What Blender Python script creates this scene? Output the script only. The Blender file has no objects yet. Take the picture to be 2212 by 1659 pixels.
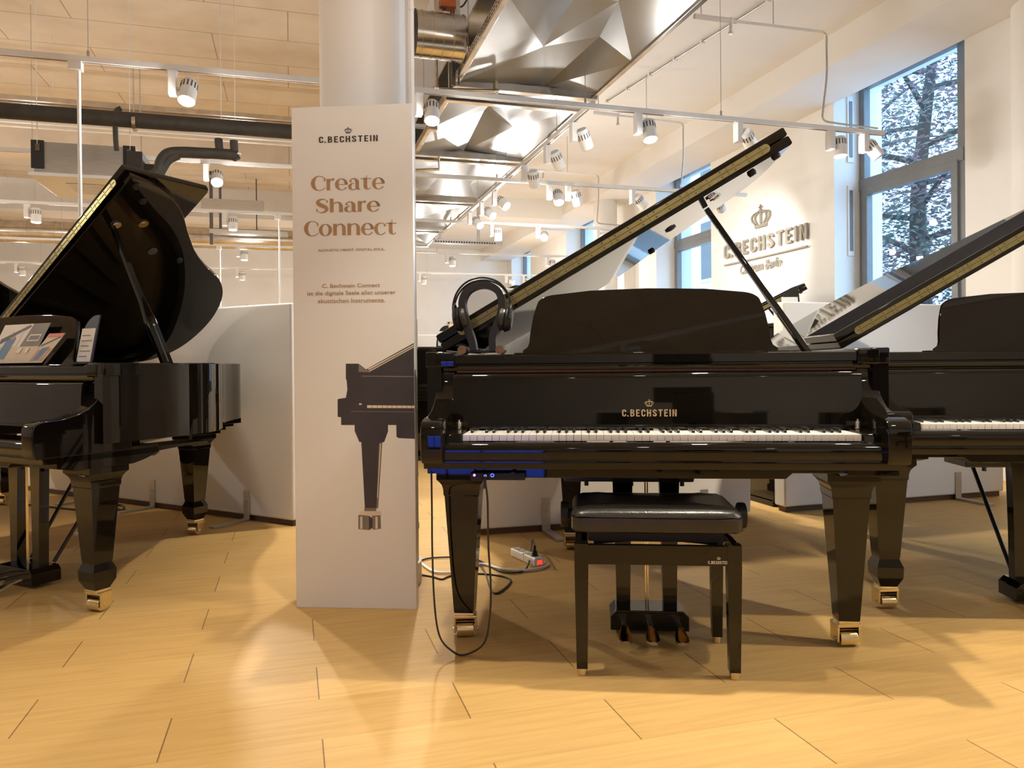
import bpy, bmesh, math, random
import numpy as np
from mathutils import Vector, Matrix

random.seed(7)
S = bpy.context.scene
COL = S.collection
PI = math.pi

# ------------------------------------------------------------------ camera
F_PX, CX, CY = 1645.0, 1106.0, 797.0
YAW, PITCH, ROLL, EYE = math.radians(16.16), math.radians(-.31), math.radians(-.5), 0.95


def cam_axes():
    cy, sy = math.cos(YAW), math.sin(YAW)
    f = np.array([sy * math.cos(PITCH), cy * math.cos(PITCH), math.sin(PITCH)])
    r = np.array([cy, -sy, 0.0])
    u = np.cross(r, f)
    r2 = math.cos(ROLL) * r + math.sin(ROLL) * u
    u2 = -math.sin(ROLL) * r + math.cos(ROLL) * u
    return r2, u2, f


RGT, UPV, FWD = cam_axes()
cd = bpy.data.cameras.new('camera')
cd.sensor_width = 36.0
cd.lens = F_PX / 2212 * 36
cd.shift_y = -(829.5 - CY) / 2212
cd.clip_start = 0.05
cam = bpy.data.objects.new('camera', cd)
COL.objects.link(cam)
cam.matrix_world = Matrix(((RGT[0], UPV[0], -FWD[0], 0), (RGT[1], UPV[1], -FWD[1], 0),
                           (RGT[2], UPV[2], -FWD[2], EYE), (0, 0, 0, 1)))
S.camera = cam


def ray(x, y):
    return RGT * ((x - CX) / F_PX) - UPV * ((y - CY) / F_PX) + FWD


def onz(x, y, z=0.0):
    d = ray(x, y); t = (z - EYE) / d[2]
    return Vector(np.array([0, 0, EYE]) + t * d)


def ony(x, y, Y):
    d = ray(x, y)
    return Vector(np.array([0, 0, EYE]) + d * (Y / d[1]))


def onx(x, y, X):
    d = ray(x, y)
    return Vector(np.array([0, 0, EYE]) + d * (X / d[0]))


class Frame:
    def __init__(s, o, ang):
        s.o = np.array([o[0], o[1], 0.0]); s.ang = ang
        c, n = math.cos(ang), math.sin(ang)
        s.m = np.array([[c, n, 0], [-n, c, 0], [0, 0, 1]])

    def wor(s, p):
        return Vector(s.m.T @ np.array(p, float) + s.o)

    def pl(s, x, y, ax, v):          # pixel -> local point on the local plane axis = v
        o = s.m @ (np.array([0, 0, EYE]) - s.o); d = s.m @ ray(x, y)
        return Vector(o + (v - o[ax]) / d[ax] * d)


PA = Frame((1.0929, 2.1508), math.radians(-21.46))     # main grand
PR = Frame((2.72, 1.969), math.radians(-20.5))         # grand at the right edge
PL = Frame((-1.372, 3.596), math.radians(-43.7))       # grand at the left edge
BD = Frame((0.01, 3.12), math.atan2(2.95 - 3.12, .45)) # display board

# ------------------------------------------------------------------ view, world
S.view_settings.view_transform = 'Standard'
S.view_settings.look = 'None'
S.view_settings.exposure = -0.06
S.view_settings.gamma = 1.0
S.view_settings.use_curve_mapping = False
S.cycles.max_bounces = 7
S.cycles.diffuse_bounces = 4
S.cycles.glossy_bounces = 4
S.cycles.transparent_max_bounces = 12
S.cycles.sample_clamp_indirect = 6.0
S.cycles.caustics_reflective = False
S.cycles.caustics_refractive = False
S.cycles.use_denoising = True

W = bpy.data.worlds.new('world'); S.world = W
W.use_nodes = True
bg = W.node_tree.nodes['Background']
bg.inputs[0].default_value = (.46, .70, 1.0, 1)
bg.inputs[1].default_value = 7.0

WARM = (1.0, .88, .70)
NEUT = (1.0, .96, .90)
FILL_POWER = 27.0                         # added fill light at each lit lens, brightens ceiling and walls


def lamp(kind, name, loc, energy, color=WARM, aim=None, size=.05, cone=70, blend=.5, parent=None):
    l = bpy.data.lights.new(name, kind)
    l.energy = energy; l.color = color
    if kind == 'SPOT':
        l.spot_size = math.radians(cone); l.spot_blend = blend; l.shadow_soft_size = size
    elif kind == 'POINT':
        l.shadow_soft_size = size
    o = bpy.data.objects.new(name, l); COL.objects.link(o)
    o.location = loc
    if aim is not None:
        o.rotation_euler = Vector(aim).to_track_quat('-Z', 'Y').to_euler()
    if parent: o.parent = parent
    return o


# ------------------------------------------------------------------ materials
MATS = {}


def mat(name, col, rough=.5, metal=0.0, spec=.5, coat=0.0, emit=None, es=0.0):
    m = bpy.data.materials.new(name); m.use_nodes = True
    b = m.node_tree.nodes['Principled BSDF']
    b.inputs['Base Color'].default_value = (*col, 1)
    b.inputs['Roughness'].default_value = rough
    b.inputs['Metallic'].default_value = metal
    b.inputs['Specular IOR Level'].default_value = spec
    b.inputs['Coat Weight'].default_value = coat
    b.inputs['Coat Roughness'].default_value = .03
    if emit:
        b.inputs['Emission Color'].default_value = (*emit, 1)
        b.inputs['Emission Strength'].default_value = es
    MATS[name] = m
    return m


def nodes(m):
    nt = m.node_tree
    return nt, nt.nodes, nt.links, nt.nodes['Principled BSDF']


def noise_tint(m, c1, c2, scale, detail=4, bump=0.0, stretch=(1, 1, 1)):
    nt, N, L, b = nodes(m)
    tc = N.new('ShaderNodeTexCoord'); mp = N.new('ShaderNodeMapping'); mp.inputs['Scale'].default_value = stretch
    nz = N.new('ShaderNodeTexNoise'); nz.inputs['Scale'].default_value = scale; nz.inputs['Detail'].default_value = detail
    cr = N.new('ShaderNodeValToRGB')
    cr.color_ramp.elements[0].position = .3; cr.color_ramp.elements[0].color = (*c1, 1)
    cr.color_ramp.elements[1].position = .7; cr.color_ramp.elements[1].color = (*c2, 1)
    L.new(tc.outputs['Object'], mp.inputs['Vector']); L.new(mp.outputs['Vector'], nz.inputs['Vector'])
    L.new(nz.outputs['Fac'], cr.inputs['Fac']); L.new(cr.outputs['Color'], b.inputs['Base Color'])
    if bump:
        bp = N.new('ShaderNodeBump'); bp.inputs['Strength'].default_value = bump; bp.inputs['Distance'].default_value = .004
        L.new(nz.outputs['Fac'], bp.inputs['Height']); L.new(bp.outputs['Normal'], b.inputs['Normal'])
    return m


BLACK = mat('black_polish', (.006, .0045, .003), .03, spec=.43)
nt, N, L, b = nodes(BLACK)
_tc = N.new('ShaderNodeTexCoord'); _nz = N.new('ShaderNodeTexNoise'); _nz.inputs['Scale'].default_value = 2.5
_bp = N.new('ShaderNodeBump'); _bp.inputs['Strength'].default_value = .02; _bp.inputs['Distance'].default_value = .01
L.new(_tc.outputs['Object'], _nz.inputs['Vector']); L.new(_nz.outputs['Fac'], _bp.inputs['Height']); L.new(_bp.outputs['Normal'], b.inputs['Normal'])
LINING = noise_tint(mat('matt_black_lining', (.010, .009, .010), .85, spec=.0), (.010, .009, .010), (.015, .014, .015), 40)
SATIN = noise_tint(mat('black_satin', (.014, .013, .011), .35), (.011, .010, .009), (.018, .016, .014), 40)
BLKPL = noise_tint(mat('black_plastic', (.011, .011, .011), .42, spec=.3), (.009, .009, .009), (.014, .014, .013), 60)
LEATH = noise_tint(mat('black_leather', (.02, .018, .016), .33), (.016, .014, .012), (.028, .025, .022), 160, bump=.25)
BRASS = noise_tint(mat('brass', (.80, .68, .42), .2, 1.0), (.76, .64, .38), (.84, .73, .48), 30)
CHROME = noise_tint(mat('chrome', (.75, .73, .70), .12, 1.0), (.7, .68, .65), (.8, .78, .75), 30)
GOLDP = noise_tint(mat('gold_plate', (.75, .50, .20), .35, .8), (.32, .20, .07), (.38, .25, .10), 12)
IVORY = noise_tint(mat('key_white', (.88, .86, .80), .15), (.87, .85, .79), (.89, .87, .82), 8)
EBONY = noise_tint(mat('key_black', (.015, .013, .012), .2), (.013, .012, .011), (.02, .018, .016), 30)
WALLM = noise_tint(mat('white_wall_paint', (.80, .78, .74), .6), (.79, .77, .73), (.82, .80, .765), 3, bump=.03)
PLAST = noise_tint(mat('white_plaster', (.78, .75, .71), .8), (.77, .74, .70), (.80, .775, .735), 2, bump=.03)
PANEL = noise_tint(mat('white_panel_lacquer', (.80, .775, .73), .35), (.79, .765, .72), (.815, .79, .745), 2)
WMET = noise_tint(mat('white_painted_metal', (.78, .76, .73), .4), (.77, .75, .72), (.80, .78, .75), 10)
WPLAS = noise_tint(mat('white_plastic', (.80, .78, .74), .35), (.79, .77, .73), (.82, .80, .76), 20)
ALU = noise_tint(mat('brushed_aluminium', (.55, .53, .50), .35, .9), (.5, .48, .45), (.6, .58, .55), 8, stretch=(1, 1, 20))
GALV = noise_tint(mat('galvanised_steel', (.62, .58, .52), .22, 1.0), (.52, .48, .43), (.72, .68, .62), 9)
FOIL = noise_tint(mat('foil_metal', (.31, .315, .32), .34, 1.0), (.20, .205, .21), (.27, .275, .28), 1.2, bump=.04)
HINGE = noise_tint(mat('hinge_brass', (.36, .29, .12), .3, 1.0), (.32, .26, .10), (.40, .33, .15), 30)
GREYF = noise_tint(mat('grey_window_frame', (.17, .18, .19), .4), (.16, .17, .18), (.18, .19, .20), 12)
INSUL = noise_tint(mat('black_insulation', (.03, .025, .02), .65), (.025, .021, .016), (.042, .035, .026), 14, bump=.2)
DGREY = noise_tint(mat('dark_grey', (.08, .075, .07), .5), (.07, .066, .06), (.09, .085, .08), 14)
DARK = noise_tint(mat('slot_dark', (.02, .018, .015), .7), (.018, .016, .013), (.024, .02, .018), 30)
PLINTH = noise_tint(mat('dark_plinth', (.10, .05, .025), .5), (.08, .04, .02), (.13, .065, .03), 20, stretch=(1, 8, 8))
PAPER = noise_tint(mat('white_paper', (.85, .84, .82), .6), (.84, .83, .81), (.87, .86, .84), 20)
TAN = noise_tint(mat('tan_print', (.40, .24, .11), .6), (.39, .23, .105), (.42, .25, .12), 20)
INK = noise_tint(mat('dark_print', (.05, .035, .025), .6), (.045, .03, .022), (.06, .042, .03), 20)
PRINTB = noise_tint(mat('print_black', (.045, .038, .038), .45), (.04, .034, .034), (.052, .045, .046), 9)
PRINTG = noise_tint(mat('print_grey', (.20, .17, .14), .5), (.18, .15, .12), (.23, .20, .16), 9)
PRINTC = noise_tint(mat('print_cream', (.72, .60, .44), .5), (.68, .56, .40), (.76, .64, .48), 9)
ORANGE = noise_tint(mat('orange_plastic', (.65, .16, .04), .45), (.6, .14, .035), (.7, .18, .05), 20)
BLUEP = noise_tint(mat('blue_print', (.10, .22, .42), .5), (.08, .18, .36), (.13, .27, .48), 15)
WOODE = noise_tint(mat('wood_edge', (.50, .27, .10), .4), (.42, .22, .08), (.58, .33, .13), 20, stretch=(1, 8, 8))
WALNUT = noise_tint(mat('walnut_feet', (.20, .10, .05), .4), (.16, .08, .04), (.25, .13, .07), 20, stretch=(1, 8, 8))
FELT = noise_tint(mat('red_felt', (.05, .016, .012), .9), (.04, .014, .010), (.06, .02, .014), 60)
CABLE = noise_tint(mat('black_cable', (.018, .016, .015), .45), (.016, .014, .013), (.022, .02, .018), 30)
SIGNM = noise_tint(mat('sign_grey_metal', (.26, .23, .18), .45, .2), (.24, .21, .16), (.28, .25, .2), 12)
GOLDL = noise_tint(mat('gold_lettering', (.85, .68, .40), .25, .7), (.82, .65, .37), (.88, .71, .43), 30)
SILVL = noise_tint(mat('pale_lettering', (.80, .74, .62), .4), (.78, .72, .6), (.82, .76, .64), 30)
REDLED = mat('red_lamp', (.4, .02, .01), .4, emit=(1, .06, .02), es=1.2)
PURLED = mat('purple_lamp', (.4, .02, .4), .4, emit=(.9, .1, .9), es=14)
LENS = mat('lit_lens', (1, .9, .75), .4, emit=(1, .86, .62), es=22)
LENSOFF = noise_tint(mat('unlit_lens', (.45, .42, .38), .2), (.42, .39, .35), (.5, .47, .42), 20)
BARK = noise_tint(mat('bark', (.05, .04, .035), .9), (.035, .028, .025), (.07, .055, .045), 12, bump=.3)

# glass: clear pane, light passes straight through
GLASS = bpy.data.materials.new('window_glass'); GLASS.use_nodes = True
nt = GLASS.node_tree; N = nt.nodes; L = nt.links
for n in list(N):
    if n.type != 'OUTPUT_MATERIAL': N.remove(n)
tr = N.new('ShaderNodeBsdfTransparent'); tr.inputs[0].default_value = (.86, .93, .97, 1)
gl = N.new('ShaderNodeBsdfGlossy'); gl.inputs['Roughness'].default_value = .01
lw = N.new('ShaderNodeLayerWeight'); lw.inputs['Blend'].default_value = .5
pw_ = N.new('ShaderNodeMath'); pw_.operation = 'POWER'; pw_.inputs[1].default_value = 4.0
fr = N.new('ShaderNodeMath'); fr.operation = 'MULTIPLY_ADD'; fr.inputs[1].default_value = .45; fr.inputs[2].default_value = .03
mx = N.new('ShaderNodeMixShader')
L.new(lw.outputs['Facing'], pw_.inputs[0]); L.new(pw_.outputs[0], fr.inputs[0])
L.new(fr.outputs[0], mx.inputs[0]); L.new(tr.outputs[0], mx.inputs[1]); L.new(gl.outputs[0], mx.inputs[2])
L.new(mx.outputs[0], N['Material Output'].inputs[0])

# oak plank floor: rows .241 m deep, boards .775 m long, half-offset; grain along X
OAK = mat('oak_planks', (.6, .42, .2), .52, spec=.28)
nt, N, L, b = nodes(OAK)
tc = N.new('ShaderNodeTexCoord')
sx = N.new('ShaderNodeSeparateXYZ'); L.new(tc.outputs['Object'], sx.inputs[0])


def mth(op, a, b_=None, c_=None):
    n = N.new('ShaderNodeMath'); n.operation = op
    for k, v in enumerate((a, b_, c_)):
        if v is None: continue
        if isinstance(v, (int, float)): n.inputs[k].default_value = v
        else: L.new(v, n.inputs[k])
    return n.outputs[0]


ry_ = mth('DIVIDE', mth('SUBTRACT', sx.outputs[1], .0645), .2415)
row = mth('FLOOR', ry_); fy = mth('SUBTRACT', ry_, row)
ux = mth('ADD', mth('DIVIDE', mth('SUBTRACT', sx.outputs[0], .4525), .775), mth('MULTIPLY', row, .5))
plank = mth('FLOOR', ux); fx = mth('SUBTRACT', ux, plank)
jx = mth('LESS_THAN', fx, .0048); jy = mth('LESS_THAN', fy, .009)
vx = N.new('ShaderNodeCombineXYZ'); L.new(plank, vx.inputs[0]); L.new(row, vx.inputs[1])
wn = N.new('ShaderNodeTexWhiteNoise'); wn.noise_dimensions = '2D'; L.new(vx.outputs[0], wn.inputs['Vector'])
pc_ = N.new('ShaderNodeMix'); pc_.data_type = 'RGBA'
L.new(wn.outputs['Value'], pc_.inputs[0]); pc_.inputs[6].default_value = (.50, .31, .105, 1); pc_.inputs[7].default_value = (.565, .365, .135, 1)
jl = N.new('ShaderNodeMix'); jl.data_type = 'RGBA'; L.new(mth('MULTIPLY', jy, .32), jl.inputs[0]); L.new(pc_.outputs[2], jl.inputs[6]); jl.inputs[7].default_value = (.34, .20, .08, 1)
jc = N.new('ShaderNodeMix'); jc.data_type = 'RGBA'; L.new(mth('MULTIPLY', jx, .92), jc.inputs[0]); L.new(jl.outputs[2], jc.inputs[6]); jc.inputs[7].default_value = (.16, .085, .03, 1)
mg = N.new('ShaderNodeMapping'); mg.inputs['Scale'].default_value = (1.1, 16, 1)
ng = N.new('ShaderNodeTexNoise'); ng.inputs['Scale'].default_value = 3.0; ng.inputs['Detail'].default_value = 6; ng.inputs['Distortion'].default_value = .6
cg = N.new('ShaderNodeValToRGB')
cg.color_ramp.elements[0].position = .32; cg.color_ramp.elements[0].color = (.90, .885, .86, 1)
cg.color_ramp.elements[1].position = .62; cg.color_ramp.elements[1].color = (1.04, 1.04, 1.04, 1)
mm = N.new('ShaderNodeMix'); mm.data_type = 'RGBA'; mm.blend_type = 'MULTIPLY'; mm.inputs[0].default_value = .9
L.new(tc.outputs['Object'], mg.inputs['Vector']); L.new(mg.outputs['Vector'], ng.inputs['Vector'])
L.new(ng.outputs['Fac'], cg.inputs['Fac'])
L.new(jc.outputs[2], mm.inputs[6]); L.new(cg.outputs['Color'], mm.inputs[7])
nk = N.new('ShaderNodeTexNoise'); nk.inputs['Scale'].default_value = 1.0; nk.inputs['Detail'].default_value = 3
mk = N.new('ShaderNodeMapping'); mk.inputs['Scale'].default_value = (2.2, 7, 1)
ck = N.new('ShaderNodeValToRGB')
ck.color_ramp.elements[0].position = .66; ck.color_ramp.elements[0].color = (1, 1, 1, 1)
ck.color_ramp.elements[1].position = .8; ck.color_ramp.elements[1].color = (.86, .78, .66, 1)
m2 = N.new('ShaderNodeMix'); m2.data_type = 'RGBA'; m2.blend_type = 'MULTIPLY'; m2.inputs[0].default_value = 1
L.new(tc.outputs['Object'], mk.inputs['Vector']); L.new(mk.outputs['Vector'], nk.inputs['Vector']); L.new(nk.outputs['Fac'], ck.inputs['Fac'])
L.new(mm.outputs[2], m2.inputs[6]); L.new(ck.outputs['Color'], m2.inputs[7])
L.new(m2.outputs[2], b.inputs['Base Color'])

# acoustic ceiling slabs: seams every .6 m
SLAB = mat('ceiling_slabs', (.74, .68, .60), .85)
nt, N, L, b = nodes(SLAB)
tc = N.new('ShaderNodeTexCoord'); br = N.new('ShaderNodeTexBrick')
br.offset = .37; br.offset_frequency = 2
br.inputs['Scale'].default_value = 1.0
br.inputs['Brick Width'].default_value = 1.75
br.inputs['Row Height'].default_value = .60
br.inputs['Mortar Size'].default_value = .006
br.inputs['Mortar Smooth'].default_value = .4
br.inputs['Color1'].default_value = (.72, .655, .57, 1)
br.inputs['Color2'].default_value = (.745, .68, .595, 1)
br.inputs['Mortar'].default_value = (.40, .33, .26, 1)
nz = N.new('ShaderNodeTexNoise'); nz.inputs['Scale'].default_value = 3.0; nz.inputs['Detail'].default_value = 8
cr = N.new('ShaderNodeValToRGB'); cr.color_ramp.elements[0].position = .3; cr.color_ramp.elements[0].color = (.90, .88, .85, 1)
cr.color_ramp.elements[1].position = .65; cr.color_ramp.elements[1].color = (1.03, 1.03, 1.03, 1)
mm = N.new('ShaderNodeMix'); mm.data_type = 'RGBA'; mm.blend_type = 'MULTIPLY'; mm.inputs[0].default_value = 1
L.new(tc.outputs['Object'], br.inputs['Vector']); L.new(tc.outputs['Object'], nz.inputs['Vector']); L.new(nz.outputs['Fac'], cr.inputs['Fac'])
L.new(br.outputs['Color'], mm.inputs[6]); L.new(cr.outputs['Color'], mm.inputs[7]); L.new(mm.outputs[2], b.inputs['Base Color'])

# leaves outside: green / copper mix
LEAF = mat('leaves', (.06, .10, .05), .6)
nt, N, L, b = nodes(LEAF)
tc = N.new('ShaderNodeTexCoord'); nz = N.new('ShaderNodeTexNoise'); nz.inputs['Scale'].default_value = 1.4; nz.inputs['Detail'].default_value = 3
cr = N.new('ShaderNodeValToRGB')
cr.color_ramp.elements[0].position = .4; cr.color_ramp.elements[0].color = (.035, .065, .04, 1)
cr.color_ramp.elements[1].position = .62; cr.color_ramp.elements[1].color = (.16, .06, .075, 1)
L.new(tc.outputs['Object'], nz.inputs['Vector']); L.new(nz.outputs['Fac'], cr.inputs['Fac']); L.new(cr.outputs['Color'], b.inputs['Base Color'])
FACADE = noise_tint(mat('pale_render', (.62, .64, .66), .8), (.58, .60, .62), (.66, .68, .70), 2)
BRICKM = mat('outside_brick', (.25, .12, .08), .8)
nt, N, L, b = nodes(BRICKM)
br = N.new('ShaderNodeTexBrick'); br.inputs['Scale'].default_value = 4
br.inputs['Color1'].default_value = (.26, .12, .08, 1); br.inputs['Color2'].default_value = (.32, .16, .10, 1); br.inputs['Mortar'].default_value = (.4, .36, .32, 1)
tc = N.new('ShaderNodeTexCoord'); L.new(tc.outputs['Object'], br.inputs['Vector']); L.new(br.outputs['Color'], b.inputs['Base Color'])


# ------------------------------------------------------------------ mesh helpers
class MB:
    """Collects shapes in one bmesh; every shape may use its own material."""

    def __init__(s):
        s.bm = bmesh.new(); s.mats = []

    def mi(s, m):
        if m not in s.mats: s.mats.append(m)
        return s.mats.index(m)

    def _take(s, b2, m, M=None):
        if M is not None: bmesh.ops.transform(b2, matrix=M, verts=b2.verts)
        i = s.mi(m)
        vm = {}
        for v in b2.verts: vm[v] = s.bm.verts.new(v.co)
        for f in b2.faces:
            try:
                nf = s.bm.faces.new([vm[v] for v in f.verts]); nf.material_index = i
            except ValueError:
                pass
        b2.free()
        return s

    def box(s, lo, hi, m, bev=0.0, seg=2, M=None):
        b = bmesh.new(); bmesh.ops.create_cube(b, size=1)
        lo, hi = Vector(lo), Vector(hi); c = (lo + hi) / 2; d = hi - lo
        for v in b.verts: v.co = Vector((v.co.x * d.x, v.co.y * d.y, v.co.z * d.z)) + c
        if bev: bmesh.ops.bevel(b, geom=b.edges[:], offset=bev, segments=seg, profile=.5, affect='EDGES', clamp_overlap=True)
        return s._take(b, m, M)

    def cyl(s, p0, p1, r0, m, r1=None, seg=20, M=None, bev=0.0):
        p0, p1 = Vector(p0), Vector(p1); d = p1 - p0
        b = bmesh.new()
        bmesh.ops.create_cone(b, cap_ends=True, segments=seg, radius1=r0, radius2=r0 if r1 is None else r1, depth=d.length)
        if bev:
            bmesh.ops.bevel(b, geom=[e for e in b.edges if len([f for f in e.link_faces if len(f.verts) > 4]) == 1], offset=bev, segments=2, profile=.5, affect='EDGES')
        R = d.to_track_quat('Z', 'Y').to_matrix().to_4x4()
        bmesh.ops.transform(b, matrix=Matrix.Translation((p0 + p1) / 2) @ R, verts=b.verts)
        return s._take(b, m, M)

    def ball(s, c, r, m, sc=(1, 1, 1), seg=16, M=None):
        b = bmesh.new(); bmesh.ops.create_uvsphere(b, u_segments=seg, v_segments=max(6, seg // 2), radius=r)
        for v in b.verts: v.co = Vector((v.co.x * sc[0], v.co.y * sc[1], v.co.z * sc[2])) + Vector(c)
        return s._take(b, m, M)

    def prism(s, poly, m, axis='z', a=0.0, t=.01, bev=0.0, M=None, seg=2):
        """poly: 2D outline, extruded from a to a+t along axis. x: (y,z) y: (x,z) z: (x,y)"""
        f3 = {'z': lambda p, h: (p[0], p[1], h), 'y': lambda p, h: (p[0], h, p[1]), 'x': lambda p, h: (h, p[0], p[1])}[axis]
        b = bmesh.new()
        lo = [b.verts.new(f3(p, a)) for p in poly]; hi = [b.verts.new(f3(p, a + t)) for p in poly]
        n = len(poly)
        b.faces.new(lo); b.faces.new(hi)
        for k in range(n): b.faces.new((lo[k], lo[(k + 1) % n], hi[(k + 1) % n], hi[k]))
        bmesh.ops.recalc_face_normals(b, faces=b.faces[:])
        if bev:
            es = [e for e in b.edges if abs((e.verts[0].co - e.verts[1].co)['xyz'.index(axis)]) < 1e-6]
            bmesh.ops.bevel(b, geom=es, offset=bev, segments=seg, profile=.5, affect='EDGES', clamp_overlap=True)
        return s._take(b, m, M)

    def tube(s, pts, r, m, seg=8, M=None, caps=True):
        pts = [Vector(p) for p in pts]; b = bmesh.new(); rings = []
        up = None
        for k, p in enumerate(pts):
            t = (pts[min(k + 1, len(pts) - 1)] - pts[max(k - 1, 0)]).normalized()
            if up is None:
                up = Vector((0, 0, 1)) if abs(t.z) < .9 else Vector((1, 0, 0))
            x = t.cross(up)
            if x.length < 1e-4: x = t.orthogonal()
            x.normalize(); y = x.cross(t).normalized(); up = y
            rr = r[k] if isinstance(r, (list, tuple)) else r
            rings.append([b.verts.new(p + x * math.cos(2 * PI * j / seg) * rr + y * math.sin(2 * PI * j / seg) * rr) for j in range(seg)])
        for k in range(len(rings) - 1):
            for j in range(seg):
                b.faces.new((rings[k][j], rings[k][(j + 1) % seg], rings[k + 1][(j + 1) % seg], rings[k + 1][j]))
        if caps:
            b.faces.new(rings[0][::-1]); b.faces.new(rings[-1])
        return s._take(b, m, M)

    def loft(s, rings, m, M=None):
        """closed rings of equal length joined in order, ends capped"""
        b = bmesh.new(); R = [[b.verts.new(p) for p in r] for r in rings]; n = len(rings[0])
        for k in range(len(R) - 1):
            for j in range(n): b.faces.new((R[k][j], R[k][(j + 1) % n], R[k + 1][(j + 1) % n], R[k + 1][j]))
        b.faces.new(R[0][::-1]); b.faces.new(R[-1])
        return s._take(b, m, M)

    def face(s, pts, m):
        vs = [s.bm.verts.new(p) for p in pts]
        f = s.bm.faces.new(vs); f.material_index = s.mi(m)
        return s

    def mesh(s, me, m, M):
        b = bmesh.new(); b.from_mesh(me)
        return s._take(b, m, M)

    def build(s, name, parent=None, smooth=38, loc=None, rotz=None):
        bmesh.ops.recalc_face_normals(s.bm, faces=s.bm.faces[:])
        if smooth:
            lim = math.radians(smooth)
            for f in s.bm.faces: f.smooth = True
            for e in s.bm.edges:
                if len(e.link_faces) == 2 and e.calc_face_angle(0) > lim: e.smooth = False
        me = bpy.data.meshes.new(name); s.bm.to_mesh(me); s.bm.free()
        for m in s.mats: me.materials.append(m)
        o = bpy.data.objects.new(name, me); COL.objects.link(o)
        if smooth:
            wn_ = o.modifiers.new('weighted_normals', 'WEIGHTED_NORMAL'); wn_.keep_sharp = True; wn_.weight = 90
        if parent: o.parent = parent
        if loc is not None: o.location = loc
        if rotz is not None: o.rotation_euler = (0, 0, rotz)
        return o


def thing(name, label, cat, loc=(0, 0, 0), rotz=0.0, group=None):
    o = bpy.data.objects.new(name, None); COL.objects.link(o)
    o.empty_display_size = .1
    o.location = loc; o.rotation_euler = (0, 0, rotz)
    return tag(o, label, cat, group)


def tag(o, label, cat, group=None, kind=None):
    o['label'] = label; o['category'] = cat
    if group: o['group'] = group
    if kind: o['kind'] = kind
    return o


def struct(o, label, cat):
    return tag(o, label, cat, kind='structure')


def catmull(pts, n=8, closed=False):
    P = [Vector(p) for p in pts]; out = []
    m = len(P)
    for i in range(m if closed else m - 1):
        p0 = P[(i - 1) % m] if closed or i > 0 else P[0] * 2 - P[1]
        p1 = P[i]; p2 = P[(i + 1) % m]
        p3 = P[(i + 2) % m] if closed or i + 2 < m else P[-1] * 2 - P[-2]
        for k in range(n):
            t = k / n
            out.append(.5 * ((2 * p1) + (p2 - p0) * t + (2 * p0 - 5 * p1 + 4 * p2 - p3) * t * t + (3 * p1 - p0 - 3 * p2 + p3) * t ** 3))
    if not closed: out.append(P[-1])
    return out


# --- lettering -----------------------------------------------------
def text_mesh(body, extrude=.0, bold=.0, shear=0.0, space=1.0):
    cu = bpy.data.curves.new('lettering', 'FONT')
    cu.body = body; cu.size = 1.0; cu.extrude = 0; cu.offset = bold; cu.shear = shear; cu.space_character = space
    cu.resolution_u = 4
    o = bpy.data.objects.new('lettering', cu); COL.objects.link(o)
    dg = bpy.context.evaluated_depsgraph_get(); dg.update()
    me = bpy.data.meshes.new_from_object(o.evaluated_get(dg))
    bpy.data.objects.remove(o); bpy.data.curves.remove(cu)
    return me


def fit_text(mb, body, m, M, x0, x1, y0, y1, depth=.001, bold=.0, shear=0.0, space=1.0, me=None):
    """text scaled to fill the box x0..x1, y0..y1 of the plane M, extruded by depth towards +z of M"""
    me = me or text_mesh(body, bold=bold, shear=shear, space=space)
    xs = [v.co.x for v in me.vertices]; ys = [v.co.y for v in me.vertices]
    sx = (x1 - x0) / (max(xs) - min(xs)); sy = (y1 - y0) / (max(ys) - min(ys))
    b = bmesh.new(); b.from_mesh(me)
    ox, oy = min(xs), min(ys)
    for v in b.verts: v.co = Vector((x0 + (v.co.x - ox) * sx, y0 + (v.co.y - oy) * sy, 0))
    r = bmesh.ops.extrude_face_region(b, geom=b.faces[:])
    for g in r['geom']:
        if isinstance(g, bmesh.types.BMVert): g.co.z += depth
    bpy.data.meshes.remove(me)
    mb._take(b, m, M)


def flat(polys):
    """2D polygons / strips to a flat mesh usable with fit_text"""
    b = bmesh.new()
    for q in polys:
        vs = [b.verts.new((p[0], p[1], 0)) for p in q]
        try: b.faces.new(vs)
        except ValueError: pass
    bmesh.ops.recalc_face_normals(b, faces=b.faces[:])
    for f in b.faces:
        if f.normal.z < 0: f.normal_flip()
    me = bpy.data.meshes.new('glyphs'); b.to_mesh(me); b.free()
    return me


def stroke(pts, w):
    """quads along a 2D polyline; w = width or list of widths"""
    pts = [Vector((p[0], p[1])) for p in pts]; n = len(pts)
    if not isinstance(w, (list, tuple)): w = [w] * n
    L_, R_ = [], []
    for k, p in enumerate(pts):
        t = (pts[min(k + 1, n - 1)] - pts[max(k - 1, 0)]).normalized(); q = Vector((-t.y, t.x)) * w[k] / 2
        L_.append(p + q); R_.append(p - q)
    return [(L_[k], R_[k], R_[k + 1], L_[k + 1]) for k in range(n - 1)]


def arc(cx, cy, rx, ry, li, ri, vi, a0, a1, n=28):
    """ring piece with horizontal thickness li on its left, ri on its right and vi on top and bottom"""
    out = []
    def pt(a):
        c, s = math.cos(a), math.sin(a)
        return (cx + rx * c, cy + ry * s), (cx + (rx - (ri if c > 0 else li)) * c, cy + (ry - vi) * s)
    for k in range(n):
        o0, i0 = pt(math.radians(a0 + (a1 - a0) * k / n)); o1, i1 = pt(math.radians(a0 + (a1 - a0) * (k + 1) / n))
        out.append((o0, o1, i1, i0))
    return out


def rect(x0, y0, x1, y1):
    return [((x0, y0), (x1, y0), (x1, y1), (x0, y1))]


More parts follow.
